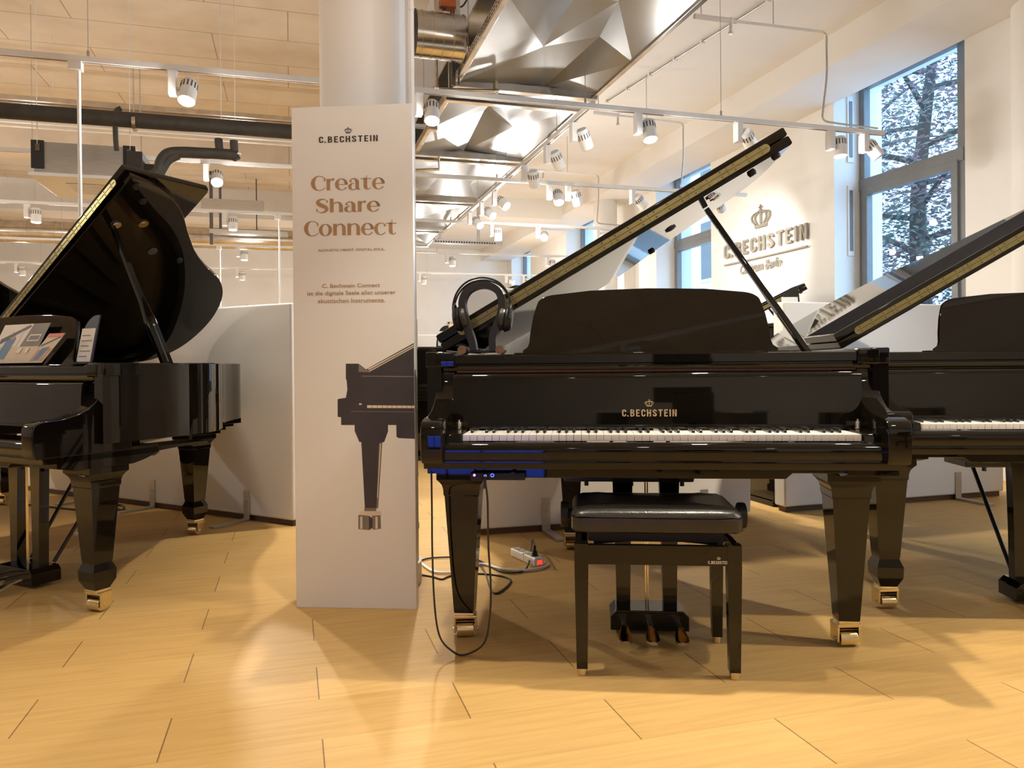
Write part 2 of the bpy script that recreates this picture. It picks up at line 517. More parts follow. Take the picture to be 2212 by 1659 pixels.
def glyph(ch):
    """high-contrast serif letters, x-height 1; returns polygons and advance"""
    T, H = .31, .055
    if ch == 'C': return arc(.70, .63, .70, .66, .36, .07, H, 36, 322) + stroke([(1.22, 1.12), (1.20, .92), (1.15, .80)], [.03, .13, .03]), 1.27
    if ch == 'c': return arc(.55, .49, .55, .52, .31, .07, H, 45, 322) + stroke([(.96, .88), (.93, .76), (.84, .68)], [.05, .18, .03]), .98
    if ch == 'o': return arc(.57, .49, .57, .52, .30, .30, H, 0, 360, 40), 1.16
    if ch == 'e': return arc(.55, .49, .55, .52, .31, .12, H, 0, 326) + arc(.55, .49, .55, .52, .31, .28, H, 2, 88) + rect(.2, .46, 1.06, .515), 1.10
    if ch == 'n': return rect(.06, 0, .06 + T, 1.0) + arc(.70, .56, .44, .45, .06, T, .09, 0, 165) + rect(.83, 0, .83 + T, .57), 1.21
    if ch == 'h': return rect(.06, 0, .06 + T, 1.32) + arc(.70, .56, .44, .45, .06, T, .09, 0, 165) + rect(.83, 0, .83 + T, .57), 1.21
    if ch == 'r': return rect(.06, 0, .06 + T, 1.0) + stroke([(.30, .66), (.42, .90), (.58, .97), (.72, .91)], [.05, .09, .16, .24]), .78
    if ch == 'a': return (rect(.64, .12, .64 + T, .66) + arc(.52, .62, .43, .39, .06, T, .08, 0, 150) + stroke([(.15, .82), (.21, .72), (.33, .67)], [.05, .19, .04])
                          + arc(.42, .27, .41, .30, .29, .06, .06, 75, 330) + stroke([(.80, .14), (.92, .03), (1.06, .03)], [.28, .14, .04])), 1.07
    if ch == 't': return rect(.26, .22, .26 + T, 1.02) + stroke([(.55, .98), (.53, 1.12), (.51, 1.24)], [.03, .07, .04]) + rect(0, .91, .94, .965) + arc(.60, .28, .34, .30, .33, .05, .07, 185, 325), .96
    if ch == 'S':
        pts = catmull([(.98, 1.02), (.78, 1.23), (.52, 1.27), (.25, 1.16), (.18, .96), (.34, .77), (.62, .61), (.88, .42), (.88, .18), (.62, .01), (.35, .0), (.08, .23)], 5)
        n = len(pts); w = [.04 + .34 * max(0, math.sin(PI * k / (n - 1))) ** 2.2 for k in range(n)]
        return stroke(pts, w) + stroke([(.98, 1.16), (.96, 1.03), (.93, .92)], [.03, .10, .03]) + stroke([(.10, .38), (.08, .23), (.06, .10)], [.03, .10, .03]), 1.09
    return [], .5


def serif_mesh(word, gap=.02):
    P, x = [], 0.0
    for ch in word:
        g, w = glyph(ch)
        P += [[(p[0] + x, p[1]) for p in q] for q in g]; x += w + gap
    return flat(P)


def cap_glyph(ch):
    """condensed bold capitals, height 1; returns polygons and width"""
    w, k = .50, .165
    a = k / 2
    def ringpath(x0, x1, y0, y1, a0, a1, n=9):
        r = (x1 - x0) / 2; cx = (x0 + x1) / 2; P = []
        for q in range(n * 4 + 1):
            t = math.radians(a0 + (a1 - a0) * q / (n * 4)); c_, s_ = math.cos(t), math.sin(t)
            P.append((cx + r * c_, (y1 - r if s_ > 0 else y0 + r) + r * s_))
        return P
    if ch == 'C': return stroke([(w - a, .66)] + ringpath(a, w - a, a, 1 - a, 12, 348) + [(w - a, .34)], k), w
    if ch == '.': return rect(0, 0, .18, .18), .18
    if ch == 'I': return rect(0, 0, k, 1), k
    if ch == 'H': return rect(0, 0, k, 1) + rect(w - k, 0, w, 1) + rect(k, .5 - a, w - k, .5 + a), w
    if ch == 'T': return rect(w / 2 - a, 0, w / 2 + a, 1 - k) + rect(0, 1 - k, w, 1), w
    if ch == 'E': return rect(0, 0, k, 1) + rect(k, 0, w - .06, k) + rect(k, 1 - k, w - .06, 1) + rect(k, .5 - a, w - .12, .5 + a), w - .06
    if ch == 'N': return rect(0, 0, k, 1) + rect(w - k, 0, w, 1) + [[(k, 1), (k - .02, .82), (w - k, 0), (w - k + .02, .18)]], w
    if ch == 'B':
        return rect(0, 0, k, 1) + stroke([(k, 1 - a), (.26, 1 - a)] + [(.26 + (w - a - .28) * math.cos(t), .75 + .168 * math.sin(t)) for t in [PI / 2 - PI * q / 12 for q in range(13)]] + [(k, .5 + .08)], k * .95) \
            + stroke([(k, .5 + .02), (.26, .5)] + [(.26 + (w - a - .26) * math.cos(t), .295 + .21 * math.sin(t)) for t in [PI / 2 - PI * q / 12 for q in range(13)]] + [(k, a)], k * .95), w
    if ch == 'S':
        return stroke(catmull([(w - a, .70, 0), (w - a - .02, .82, 0), (w / 2, 1 - a, 0), (a + .01, .82, 0), (a + .03, .66, 0), (w / 2, .51, 0), (w - a - .03, .36, 0), (w - a - .01, .2, 0), (w / 2, a, 0), (a + .02, .18, 0), (a, .30, 0)], 5), k), w
    return [], .3


def caps_mesh(word):
    P, x = [], 0.0
    for ch in word:
        g, w = cap_glyph(ch)
        P += [[(p[0] + x, p[1]) for p in q] for q in g]
        x += w + {'C': .16, '.': .22}.get(ch, .19) - (.06 if ch == 'C' and x == 0 else 0)
    return flat(P)


def crown_mesh():
    P = []
    P += [[(-.36, 0), (.36, 0), (.40, .16), (-.40, .16)]]
    for s in (-1, 1):
        P += stroke(catmull([(s * .36, .2), (s * .56, .42), (s * .60, .62), (s * .48, .72), (s * .36, .68)], 5), .07)
        P += stroke(catmull([(s * .22, .2), (s * .36, .42), (s * .36, .62), (s * .22, .76), (s * .10, .74)], 5), .065)
        P += stroke(catmull([(s * .50, .74), (s * .30, .80), (s * .1, .84)], 4), .06)
    P += stroke([(0, .2), (0, .78)], .10)
    P += arc(0, .86, .09, .09, .09, .09, .09, 0, 360, 12)
    P += rect(-.03, .9, .03, 1.16) + rect(-.11, 1.0, .11, 1.06)
    return flat(P)


FRONT = Matrix(((1, 0, 0, 0), (0, 0, -1, 0), (0, 1, 0, 0), (0, 0, 0, 1)))   # text plane facing -Y: text x -> x, text y -> z


def logo(mb, m, M, x0, x1, y0, y1, depth=.001, bold=.028):
    """crown above condensed capitals; y0..y1 is the capital height"""
    fit_text(mb, '', m, M, x0, x1, y0, y1, depth, me=caps_mesh('C.BECHSTEIN'))
    h = y1 - y0; c = (x0 + x1) / 2
    fit_text(mb, '', m, M, c - .63 * h, c + .63 * h, y1 + .42 * h, y1 + 1.45 * h, depth, me=crown_mesh())


# ================================================================== THE SETTING
XW, ZS, ZC = 5.4, 3.62, 3.9          # window wall, beam soffit, ceiling
X0, Y0, Y1 = -11.0, -7.0, 19.0
RX = 5.74                             # window frames sit back in the wall

struct(MB().box((X0, Y0, -.12), (XW + .5, Y1, 0), OAK).build('floor'), 'light oak plank floor running the length of the showroom', 'floor')
struct(MB().box((X0, Y0, ZC), (1.1, Y1, ZC + .15), SLAB).build('ceiling'), 'pale ceiling of long slabs with dark seams, left half', 'ceiling')
struct(MB().box((1.1, Y0, ZC), (XW + .5, Y1, ZC + .15), PLAST).build('ceiling'), 'smooth white plaster ceiling over the window side', 'ceiling')
struct(MB().box((X0, Y1, 0), (XW + .5, Y1 + .15, ZC), WALLM).build('wall_front'), 'white far end wall of the showroom', 'wall')
struct(MB().box((X0 - .15, Y0, 0), (X0, Y1, ZC), WALLM).build('wall_left'), 'white long wall on the left side', 'wall')
struct(MB().box((X0, Y0 - .15, 0), (XW + .5, Y0, ZC), WALLM).build('wall_back'), 'white wall at the near end of the showroom', 'wall')

WIN = [(-2.9, -1.31), (1.07, 2.66), (5.04, 6.63), (9.03, 10.62), (13.0, 14.6), (17.0, 18.6)]
SILL, HEAD = .62, 3.84
w = MB(); y = Y0
for a, c in WIN:
    w.box((XW, y, 0), (6.0, a, ZC), WALLM)
    w.box((XW, a, 0), (6.0, c, SILL), WALLM)
    w.box((XW, a, HEAD), (6.0, c, ZC), WALLM)
    w.prism([(XW + .001, a), (RX, a), (RX, a + .31)], WALLM, 'z', SILL, HEAD - SILL)
    y = c
w.box((XW, y, 0), (6.0, Y1, ZC), WALLM)
struct(w.build('wall_right', smooth=0), 'white window wall with deep splayed window recesses', 'wall')

for k, (a, c) in enumerate(WIN):
    r = thing('window_%d' % (k + 1), ['tall grey window behind the camera', 'tall grey window beyond the right edge of the view', 'tall grey framed window nearest the metal wall letters', 'tall grey window just beyond the wall letters, half hidden by the wall', 'narrow sliver of window beside the far round column', 'farthest tall window glowing blue white'][k], 'window', (RX, a, SILL))
    r['kind'] = 'structure'
    wd, h = c - a, HEAD - SILL; y0 = .30
    f = MB()
    zr = 2.16
    f.box((-.03, y0 - .3, 0), (.05, y0 + .07, h), GREYF, .006); f.box((-.03, wd - .075, 0), (.05, wd, h), GREYF, .006)
    f.box((-.03, y0, h - .07), (.05, wd, h), GREYF, .006); f.box((-.03, y0, 0), (.05, wd, .07), GREYF, .006)
    f.box((-.04, y0, zr - .06), (.05, wd, zr + .06), GREYF, .006)
    f.build('window_frame', r)
    s_ = MB()
    s_.box((-.055, y0 + .05, .05), (.02, y0 + .12, zr - .05), GREYF, .006); s_.box((-.055, wd - .135, .05), (.02, wd - .06, zr - .05), GREYF, .006)
    s_.box((-.053, y0 + .052, zr - .12), (.018, wd - .062, zr - .041), GREYF, .006); s_.box((-.053, y0 + .052, .052), (.018, wd - .062, .13), GREYF, .006)
    s_.build('window_sash', r)
    MB().box((.005, y0 + .1, .1), (.015, wd - .1, zr - .1), GLASS).build('pane', r, 0)
    MB().box((.005, y0 + .06, zr + .05), (.015, wd - .06, h - .06), GLASS).build('pane', r, 0)
    MB().box((-.34, -.0, -.03), (-.03, wd, .0), WMET, .004).build('window_sill', r)
for k, (za, zb) in enumerate(((3.02, 3.70), (2.05, 2.78))):
    t = MB(); xg = 5.56
    t.box((xg, 6.615, za), (xg + .075, 6.63, zb), WMET, .003); t.box((xg + .018, 6.611, za + .05), (xg + .057, 6.617, zb - .05), GREYF)
    struct(t.build('trim_%d' % (k + 1)), ['upper slim vent grille in the window recess', 'lower slim vent grille in the window recess'][k], 'vent')

# beam along the windows and a cross beam far back
struct(MB().box((4.70, 4.3, ZS), (XW, Y1, ZC), PLAST).build('beam'), 'white ceiling beam running along above the windows', 'beam')
struct(MB().box((4.95, Y0, ZS), (XW, 4.3, ZC), PLAST).build('beam'), 'white ceiling edge beam before the first window', 'beam')
struct(MB().box((2.3, 12.9, 3.55), (4.7, 13.6, ZC), PLAST).build('beam'), 'white cross beam far back on the window side', 'beam')
struct(MB().box((X0, 13.4, 3.42), (0.6, 14.1, ZC), WMET).build('beam'), 'pale cross beam far back on the left side', 'beam')
struct(MB().box((X0, 10.3, 3.55), (0.9, 10.8, ZC), SLAB).build('beam'), 'beige cross beam over the left far area', 'beam')


def column(cx, cy, r, label, h=ZC):
    m = MB()
    m.cyl((0, 0, 0), (0, 0, h), r, PLAST, seg=64)
    m.cyl((0, 0, 0), (0, 0, .09), r + .012, WMET, seg=64)
    return struct(m.build('column', loc=(cx, cy, 0)), label, 'column')


column(.335, 3.40, .205, 'round white column behind the display board')
column(5.46, 4.34, .25, 'round white column at the right edge beside the window')
column(4.98, 11.6, .19, 'round white column far back on the window side', ZS)


# folded metal ceiling rafts -------------------------------------------------
def raft(ya, yb, label, seed):
    rnd = random.Random(seed)
    xa, xb, z = 1.17, 2.25, 3.0
    t = thing('metal_ceiling_raft', label, 'ceiling raft', (xa, ya, z), group='folded metal ceiling rafts')
    W_, D_ = xb - xa, yb - ya
    m = MB()
    nt_ = max(2, round(D_ / .75))
    ys = [D_ * k / nt_ for k in range(nt_ + 1)]
    P = {}
    for k, yy in enumerate(ys):
        xs = [0, W_ * (.36 + .1 * rnd.uniform(-1, 1)), W_ * (.70 + .08 * rnd.uniform(-1, 1)), W_]
        for j, xx in enumerate(xs):
            zz = 0 if j in (0, 3) else rnd.choice((.02, .09, .15)) * rnd.uniform(.7, 1.1)
            P[k, j] = Vector((xx, yy + (0 if k in (0, nt_) or j in (0, 3) else rnd.uniform(-.15, .15)), zz if k not in (0, nt_) else zz * .3))
    for k in range(nt_):
        for j in range(3):
            a, b_, c, d = P[k, j], P[k, j + 1], P[k + 1, j + 1], P[k + 1, j]
            if (k + j) % 2: m.face((a, b_, c), FOIL); m.face((a, c, d), FOIL)
            else: m.face((a, b_, d), FOIL); m.face((b_, c, d), FOIL)
    m.build('metal_sheet', t, 0)
    MB().box((0, 0, .28), (W_, D_, .30), GALV).build('back_tray', t)
    for x in (0, W_):
        e = MB()
        e.box((x - .018, 0, -.012), (x + .018, D_, .05), GALV, .003)
        sx = x + (.0185 if x else -.0185)
        n = int(D_ / .05)
        for k in range(n):
            for dz in (.006, .028):
                e.box((min(x, sx), .02 + k * .05, dz), (max(x, sx), .048 + k * .05, dz + .011), DARK)
        e.box((x - .022, D_ * .45, -.03), (x + .05, D_ * .45 + .05, .0), GALV)
        e.build('perforated_rail', t)
    for yy in (0, D_):
        MB().box((-.02, yy - .03, -.03), (W_ + .02, yy + .03, .03), GALV, .004).build('end_channel', t)
    for x in (.05, W_ - .05):
        for yy in (.2, D_ - .2):
            MB().cyl((x, yy, .15), (x, yy, ZC - 3.0), .004, GALV, seg=6).build('hanger_rod', t)


raft(2.0, 5.44, 'folded metal ceiling raft nearest the camera, beside the duct', 3)
raft(5.74, 7.30, 'second folded metal ceiling raft from the front', 11)
raft(7.46, 9.30, 'third folded metal ceiling raft from the front', 5)
raft(9.46, 11.30, 'fourth folded metal ceiling raft from the front', 8)
raft(11.5, 12.9, 'farthest folded metal ceiling raft on the window side', 14)

# round spiral duct above the first raft
t = thing('spiral_duct', 'round galvanised spiral duct beside the metal ceiling raft', 'duct', (.80, 5.08, 3.17))
d = MB()
d.cyl((0, 0, 0), (.345, 0, 0), .150, GALV, seg=48)
for k in range(5): d.cyl((.05 + k * .07, 0, 0), (.056 + k * .07, 0, 0), .155, GALV, seg=48)
d.build('duct_pipe', t)
MB().cyl((-.012, 0, 0), (.012, 0, 0), .156, DGREY, seg=48).build('duct_opening', t)
for x in (.18, .31): MB().box((x - .014, -.012, .1), (x + .014, .012, .73), GALV).build('hanger_strap', t)
t = thing('duct_actuator', 'orange and grey damper actuator above the spiral duct', 'actuator', ony(966, 20, 5.08))
MB().box((-.055, -.04, 0), (.055, .04, .055), ORANGE, .008).build('lower_housing', t)
MB().box((-.05, -.04, .055), (.05, .04, .10), DGREY, .008).build('upper_housing', t)
MB().tube(catmull([(.05, 0, .03), (.10, 0, .03), (.14, 0, .09), (.17, 0, .2), (.16, 0, .68)]), .006, CABLE).build('cable', t)
MB().cyl((-.02, 0, -.008), (-.02, 0, .0), .012, DGREY).build('spindle', t)


def pipe(name, label, cat, pts, r, m, group=None, extra=None, seg=10):
    mb = MB(); mb.tube(pts, r, m, seg)
    if extra: extra(mb)
    return tag(mb.build(name), label, cat, group)


g = ony(943, 140, 5.39); h_ = ony(943, 190, 5.39); e_ = ony(1072, 197, 5.39)
pipe('sprinkler_pipe', 'grey sprinkler pipe with elbow beneath the first metal raft', 'pipe', [Vector((g.x, 5.39, ZC)), h_, h_ + Vector((.02, 0, -.01)), e_], .014, GALV,
     extra=lambda mb: (mb.cyl(e_, e_ + Vector((0, 0, .1)), .012, BRASS), mb.ball(e_, .02, GALV), mb.ball(h_, .02, GALV)))
g2 = ony(978, 130, 5.32)
pipe('conduit_drop', 'short grey conduit pair beside the spiral duct', 'conduit', [Vector((g2.x, 5.32, ZC)), ony(979, 185, 5.32)], .018, DGREY,
     extra=lambda mb: mb.tube([Vector((g2.x + .05, 5.32, ZC)), ony(991, 183, 5.32)], .008, DGREY))
g3 = ony(903, 374, 7.35); g4 = ony(948, 366, 7.35)
pipe('sprinkler_pipe', 'grey sprinkler pipe stub under the third metal raft', 'pipe', [Vector((.9, 7.35, g3.z)), g4, g4 + Vector((0, 0, .14))], .014, GALV,
     extra=lambda mb: mb.cyl(g4 + Vector((0, 0, .1)), g4 + Vector((0, 0, .16)), .016, BRASS))


# white conduits that feed the tracks, one per cross track --------------------
def feeder(px_l, px_k, px_d, Y, label, Yt):
    a, k, dn = ony(*px_l, Y), ony(*px_k, Y), ony(*px_d, Yt)
    mid = a.lerp(k, .27)
    mb = MB()
    mb.tube([a, mid], .020, WMET); mb.tube([mid, k], .011, WMET)
    mb.cyl(mid, mid + Vector((0, 0, -.08)), .011, CHROME); mb.ball(mid, .024, WMET); mb.cyl(mid + Vector((0, 0, -.10)), mid + Vector((0, 0, -.085)), .018, CHROME)
    mb.tube(catmull([k, k + Vector((.03, 0, -.03)), Vector((k.x + .03, Y, k.z - .12)), Vector((k.x + .03, (Y + Yt) / 2, (k.z + dn.z) / 2)), dn + Vector((0, 0, .1)), dn, dn + Vector((.12, 0, -.02)), dn + Vector((.5, 0, -.03))], 6), .008, ALU)
    for p in (a.lerp(k, .05), a.lerp(k, .6)): mb.cyl(p, Vector((p.x, p.y, ZC)), .004, ALU, seg=6)
    tag(mb.build('feed_conduit'), label, 'conduit', 'white conduits feeding the light tracks')


feeder((1500, 35), (1778, 69), (1779, 258), 4.95, 'white conduit with sprinkler drooping to the nearest light track', 4.95)
feeder((1283, 243), (1470, 265), (1473, 405), 7.10, 'white conduit drooping to the second light track', 7.10)
feeder((1130, 366), (1288, 378), (1291, 480), 9.28, 'white conduit drooping to the third light track behind the lid', 9.28)

c0, c1 = onz(1660, 2, ZC - .02), onz(1312, 220, ZC - .02)
def clips(mb):
    for k in range(7):
        p = c0.lerp(c1, k / 6); mb.box(p - Vector((.02, .012, .012)), p + Vector((.02, .012, .02)), WMET)
pipe('ceiling_cable', 'thin cable with clips across the white plaster ceiling', 'cable', [c0, c1], .010, ALU, extra=clips)


# ------------------------------------------------------------------ light tracks and spots
def track(p0, p1, label, wires=()):
    p0, p1 = Vector(p0), Vector(p1); d = (p1 - p0).normalized(); sd = Vector((-d.y, d.x, 0))
    t = thing('light_track', label, 'light track', p0, math.atan2(d.y, d.x), 'white ceiling light tracks')
    ln = (p1 - p0).length
    m = MB(); m.box((0, -.018, 0), (ln, .018, .034), WMET, .002); m.box((0, -.005, -.0008), (ln, .005, .003), DGREY)
    m.build('rail', t)
    for w_ in wires:
        q = MB(); q.cyl((w_, 0, .03), (w_, 0, ZC - p0.z), .0022, ALU, seg=6); q.cyl((w_, 0, .034), (w_, 0, .07), .008, ALU, seg=8)
        q.build('suspension_wire', t)
    return t


ZT = 2.70
track((-9, 4.87, ZT), (4.42, 4.87, ZT), 'nearest white cross track, passing behind the column', [7.9, 10.95, 12.0, 5.0])
track((-9, 7.02, ZT), (4.62, 7.02, ZT), 'second white cross track from the front', [7.0, 10.9, 3.5])
track((-9, 9.2, ZT), (4.2, 9.2, ZT), 'third white cross track from the front', [6, 10.9, 3])
track((-9, 11.75, ZT), (4.5, 11.75, ZT), 'fourth white cross track from the front', [6, 11.2])
track((-9, 14.4, ZT), (4.8, 14.4, ZT), 'farthest white cross track', [5, 11.5])
track((2.02, 4.9, ZT + .036), (2.02, 9.4, ZT + .036), 'white track running lengthwise beside the metal rafts', [.75, 2.2, 3.4])
track((-7, 1.2, ZT), (4.4, 1.2, ZT), 'white cross track just ahead of the camera', [2, 6, 10])
track((-7, 2.3, ZT), (4.4, 2.3, ZT), 'white cross track above the front of the grand pianos', [2, 6, 10])
track((-7, -.4, ZT), (4.4, -.4, ZT), 'white cross track behind the camera', [2, 6, 10])
track((-7, -3.4, ZT), (4.4, -3.4, ZT), 'white cross track near the back wall', [2, 6, 10])


def spot(x, y, aim, lit, label, power=220, cone=75, side=(1, 0), color=WARM, blend=.6, z=ZT, spill=None):
    t = thing('track_spotlight', label, 'spotlight', (x, y, z), group='white track spotlights')
    aim = Vector(aim).normalized(); sd = Vector((side[0], side[1], 0)).normalized()
    g = MB(); bx = Matrix.Rotation(math.atan2(sd.y, sd.x), 4, 'Z')
    g.box((-.022, -.033, -.145), (.022, .033, -.006), WMET, .003, M=bx); g.box((-.03, -.016, -.008), (.03, .016, .004), WMET, .002, M=bx)
    g.cyl((0, 0, -.105), sd * .05 + Vector((0, 0, -.105)), .012, WMET)
    g.build('gear_box', t)
    c = sd * .085 + Vector((0, 0, -.115))
    h = MB()
    h.cyl(c - aim * .055, c + aim * .075, .049, WMET, seg=28, bev=.006)
    h.cyl(c - aim * .075, c - aim * .055, .040, WMET, r1=.049, seg=28)
    hd = h.build('lamp_head', t)
    vs = MB()
    q = aim.to_track_quat('Z', 'Y').to_matrix().to_4x4()
    for k in range(14):
        a = k * 2 * PI / 14
        vs.box((.0475, -.004, -.05), (.0503, .004, -.01), DGREY, M=Matrix.Translation(c) @ q @ Matrix.Rotation(a, 4, 'Z'))
    vs.build('vent_slots', hd)
    ln = MB(); ln.cyl(c + aim * .0755, c + aim * .078, .041, LENS if lit else LENSOFF, seg=24)
    ln.build('lens', hd)
    if lit and power:
        lamp('SPOT', 'spot_lamp', c + aim * .082, power, color, aim, .04, cone, blend, t)
        lamp('POINT', 'fill_lamp', c + aim * .10, FILL_POWER if spill is None else spill, NEUT, size=.04, parent=t)  # added point lamp, lifts ceiling and ambient light around the head
    return t


def px_spot(px, py, Y, aim, lit, label, side=(1, 0), **k):
    p = ony(px, py, Y)
    return spot(p.x - .06 * side[0], Y, aim, lit, label, side=side, **k)


DN = (0, 0, -1)
# nearest cross track
px_spot(397, 205, 4.87, (-.12, -.42, -1), True, 'lit spotlight left of the display board, on the nearest track', power=150, cone=85)
px_spot(925, 235, 4.87, (-.10, -.45, -1), True, 'lit spotlight just right of the display board', power=200, cone=85)
px_spot(1395, 270, 4.87, (.0, -.30, -1), True, 'lit spotlight above the open lid, on the nearest track', power=210, cone=85)
px_spot(1610, 285, 4.87, (.75, .5, -.55), False, 'unlit tilted spotlight above the lid tip', power=0)
px_spot(1808, 300, 4.87, (.0, -.1, -1), True, 'lit spotlight before the window recess', power=240, spill=18)
px_spot(1880, 312, 4.87, (.55, -.3, -.9), False, 'unlit spotlight at the window end of the nearest track', power=0)
# lengthwise track
def yspot(px, py, aim, lit, label, **k):
    p = onx(px, py, 2.06)
    return spot(2.02, p.y, aim, lit, label, side=(1, 0), z=ZT + .036, **k)
yspot(1250, 300, (.55, .45, -.85), False, 'unlit tilted spotlight nearest on the lengthwise track', power=0)
yspot(1192, 345, (.6, .45, -.85), False, 'second unlit spotlight on the lengthwise track', power=0)
yspot(1142, 385, (.3, .6, -.85), False, 'third unlit spotlight on the lengthwise track', power=0)
yspot(1076, 440, (.55, -.75, -.75), True, 'nearest lit spotlight of the three on the lengthwise track', power=160)
yspot(1048, 462, (.5, -.75, -.7), True, 'middle lit spotlight of the three on the lengthwise track', power=160)
yspot(1022, 482, (.45, -.75, -.7), True, 'farthest lit spotlight of the three on the lengthwise track', power=160)
# second cross track
px_spot(462, 385, 7.02, (.08, -.95, -1), True, 'lit spotlight above the left grand, on the second track', power=370, cone=66)
px_spot(1200, 425, 7.02, (-.02, -.55, -1), True, 'lit spotlight on the second track beside an unlit one', power=350)
px_spot(1240, 425, 7.02, (.4, .3, -.9), False, 'unlit spotlight on the second track beside a lit one', power=0)
px_spot(1378, 425, 7.02, (.7, .2, -.6), False, 'small unlit spotlight on the second track above the lid', power=0)
px_spot(1550, 440, 7.02, (.68, .62, -.34), True, 'lit spotlight shining on the wall letters', power=200, cone=100, blend=1, color=NEUT, spill=3)
# third cross track
px_spot(72, 460, 9.2, DN, True, 'lit spotlight at the left edge, on the third track')
px_spot(498, 482, 9.2, DN, True, 'lit spotlight just left of the board, on the third track')
px_spot(1072, 508, 9.2, DN, True, 'lit spotlight on the third track near the metal raft')
px_spot(1172, 512, 9.2, (-.30, -.83, -.45), True, 'dazzling spotlight aimed straight at the viewer', power=260, cone=50)
px_spot(1300, 510, 9.2, (.6, .3, -.8), False, 'unlit spotlight on the third track before the far column', power=0)
# fourth and fifth cross tracks
px_spot(524, 550, 11.75, DN, True, 'upper of two small lit spotlights left of the board')
px_spot(974, 565, 11.75, DN, True, 'small lit spotlight on the fourth track, right of the board', power=260, spill=75)
px_spot(1190, 572, 11.75, DN, True, 'small lit spotlight on the fourth track before the farthest window', power=260, spill=75)
px_spot(44, 575, 14.4, (0, .3, -1), True, 'tiny lit spotlight low at the left edge', power=300, spill=75)
px_spot(520, 585, 14.4, (0, .3, -1), True, 'lower of two small lit spotlights left of the board', power=300, spill=75)
px_spot(913, 598, 14.4, (0, .35, -1), True, 'tiny lit spotlight beside the pole, on the farthest track', power=300, spill=75)
px_spot(1100, 598, 14.4, (.6, -.6, -.3), False, 'tiny unlit spotlight on the farthest track', power=0)
px_spot(1137, 602, 14.4, (.1, .35, -1), True, 'tiny lit spotlight at the right end of the farthest track', power=300, spill=75)
# unseen spots above and behind the camera, rear ones added for fill
for (x, y, a, pw, lb) in ((-2.4, 2.3, (.1, -.2, -1), 110, 'spotlight over the floor before the left grand'),
                          (.2, 2.3, (.05, -.15, -1), 120, 'spotlight over the floor before the display board'),
                          (1.5, 2.3, (-.15, -.15, -1), 260, 'spotlight over the keyboard of the middle grand'),
                          (2.35, 2.3, (.05, .6, -1), 230, 'spotlight over the gap between the middle and right grands'),
                          (3.4, 1.2, (-.35, .12, -1), 270, 'spotlight over the floor before the right grand'),
                          (-1.5, -.4, (.1, -.1, -1), 180, 'added fill spotlight behind the camera, left'),
                          (1.75, -.4, (.0, -.1, -1), 200, 'added fill spotlight behind the camera, centre'),
                          (4.2, -.4, (-.3, .2, -1), 220, 'added fill spotlight behind the camera, right'),
                          (.2, -.4, (0, -.7, -1), 200, 'added fill spotlight behind the camera aimed at the near wall'),
                          (-1.6, -3.4, (0, -.9, -.5), 150, 'added fill spotlight washing the near wall, left'), (.6, -3.4, (0, -.9, -.5), 150, 'added fill spotlight washing the near wall, centre'), (2.8, -3.4, (0, -.9, -.5), 150, 'added fill spotlight washing the near wall, right'),  # unseen, added to brighten the near wall that the polish reflects
                          (-4.2, 2.3, (.1, .1, -1), 260, 'added fill spotlight over the floor far left of the camera')):
    spot(x, y, a, True, lb, power=pw, cone=95, spill=12)
for (x, y, lb) in ((-4.5, 4.87, 'unseen fill spotlight added beyond the left edge, on the nearest track'), (-4.2, 7.02, 'unseen fill spotlight added beyond the left edge, on the second track'),
                   (-5.5, 9.2, 'unseen fill spotlight added beyond the left edge, on the third track'), (-6.5, 11.75, 'unseen fill spotlight added beyond the left edge, on the fourth track')):
    spot(x, y, DN, True, lb, power=320, cone=100, spill=80)  # out of view, added to fill the left of the room with light


# ------------------------------------------------------------------ services at the left: pipe, cassette, poles
pz = ony(300, 262, 6.0).z
t = thing('insulated_pipe', 'thick black insulated pipe crossing below the left ceiling', 'pipe', (-5.5, 6.0, pz))
MB().tube([(0, 0, 0), (2.2, 0, .005), (5.56, 0, .005)], .055, INSUL, 20).build('pipe_run', t)
def L6(x, y, dy=0.0): return ony(x, y, 6.0 + dy) - Vector((-5.5, 6.0, pz))
for a, c in (((472, 300), (480, 333)), ((505, 304), (512, 345))):
    MB().tube(catmull([L6(*a), L6(a[0] + 2, c[1] - 12), L6(*c)], 4), .029, INSUL, 14).build('branch_pipe', t)
MB().tube(catmull([L6(512, 338), L6(495, 334), L6(440, 331), L6(390, 329), L6(362, 333), L6(348, 350), L6(342, 372), L6(320, 382), L6(285, 380), L6(262, 372)], 6), .040, INSUL, 14).build('branch_pipe', t)
MB().tube(catmull([L6(362, 390), L6(344, 385), L6(352, 365), L6(366, 345), L6(385, 335)], 6), .032, INSUL, 14).build('branch_pipe', t)
MB().tube(catmull([L6(262, 234), L6(252, 240), L6(249, 262), L6(250, 300), L6(252, 325)], 5), .018, INSUL, 12).build('riser_pipe', t)
for x, y in ((289, 262), (303, 258)):
    q = L6(x, y); MB().cyl(q, Vector((q.x, q.y, min(ZC - pz, q.z + .42))), .004, ALU, seg=8).build('hanger_rod', t)
q = L6(291, 265); cl = MB(); cl.cyl(q + Vector((-.012, 0, 0)), q + Vector((.012, 0, 0)), .060, GALV, seg=24); cl.build('pipe_clamp', t)
for x in (482, 513):
    q = L6(x, 333); MB().cyl(q + Vector((0, 0, -.006)), q + Vector((0, 0, .006)), .026, WMET, seg=16).build('cable_tie', t)
for x in (478, 508):
    q = L6(x, 290); MB().cyl(q, Vector((q.x, q.y, ZC - pz)), .0025, WMET, seg=8).build('hanger_rod', t)

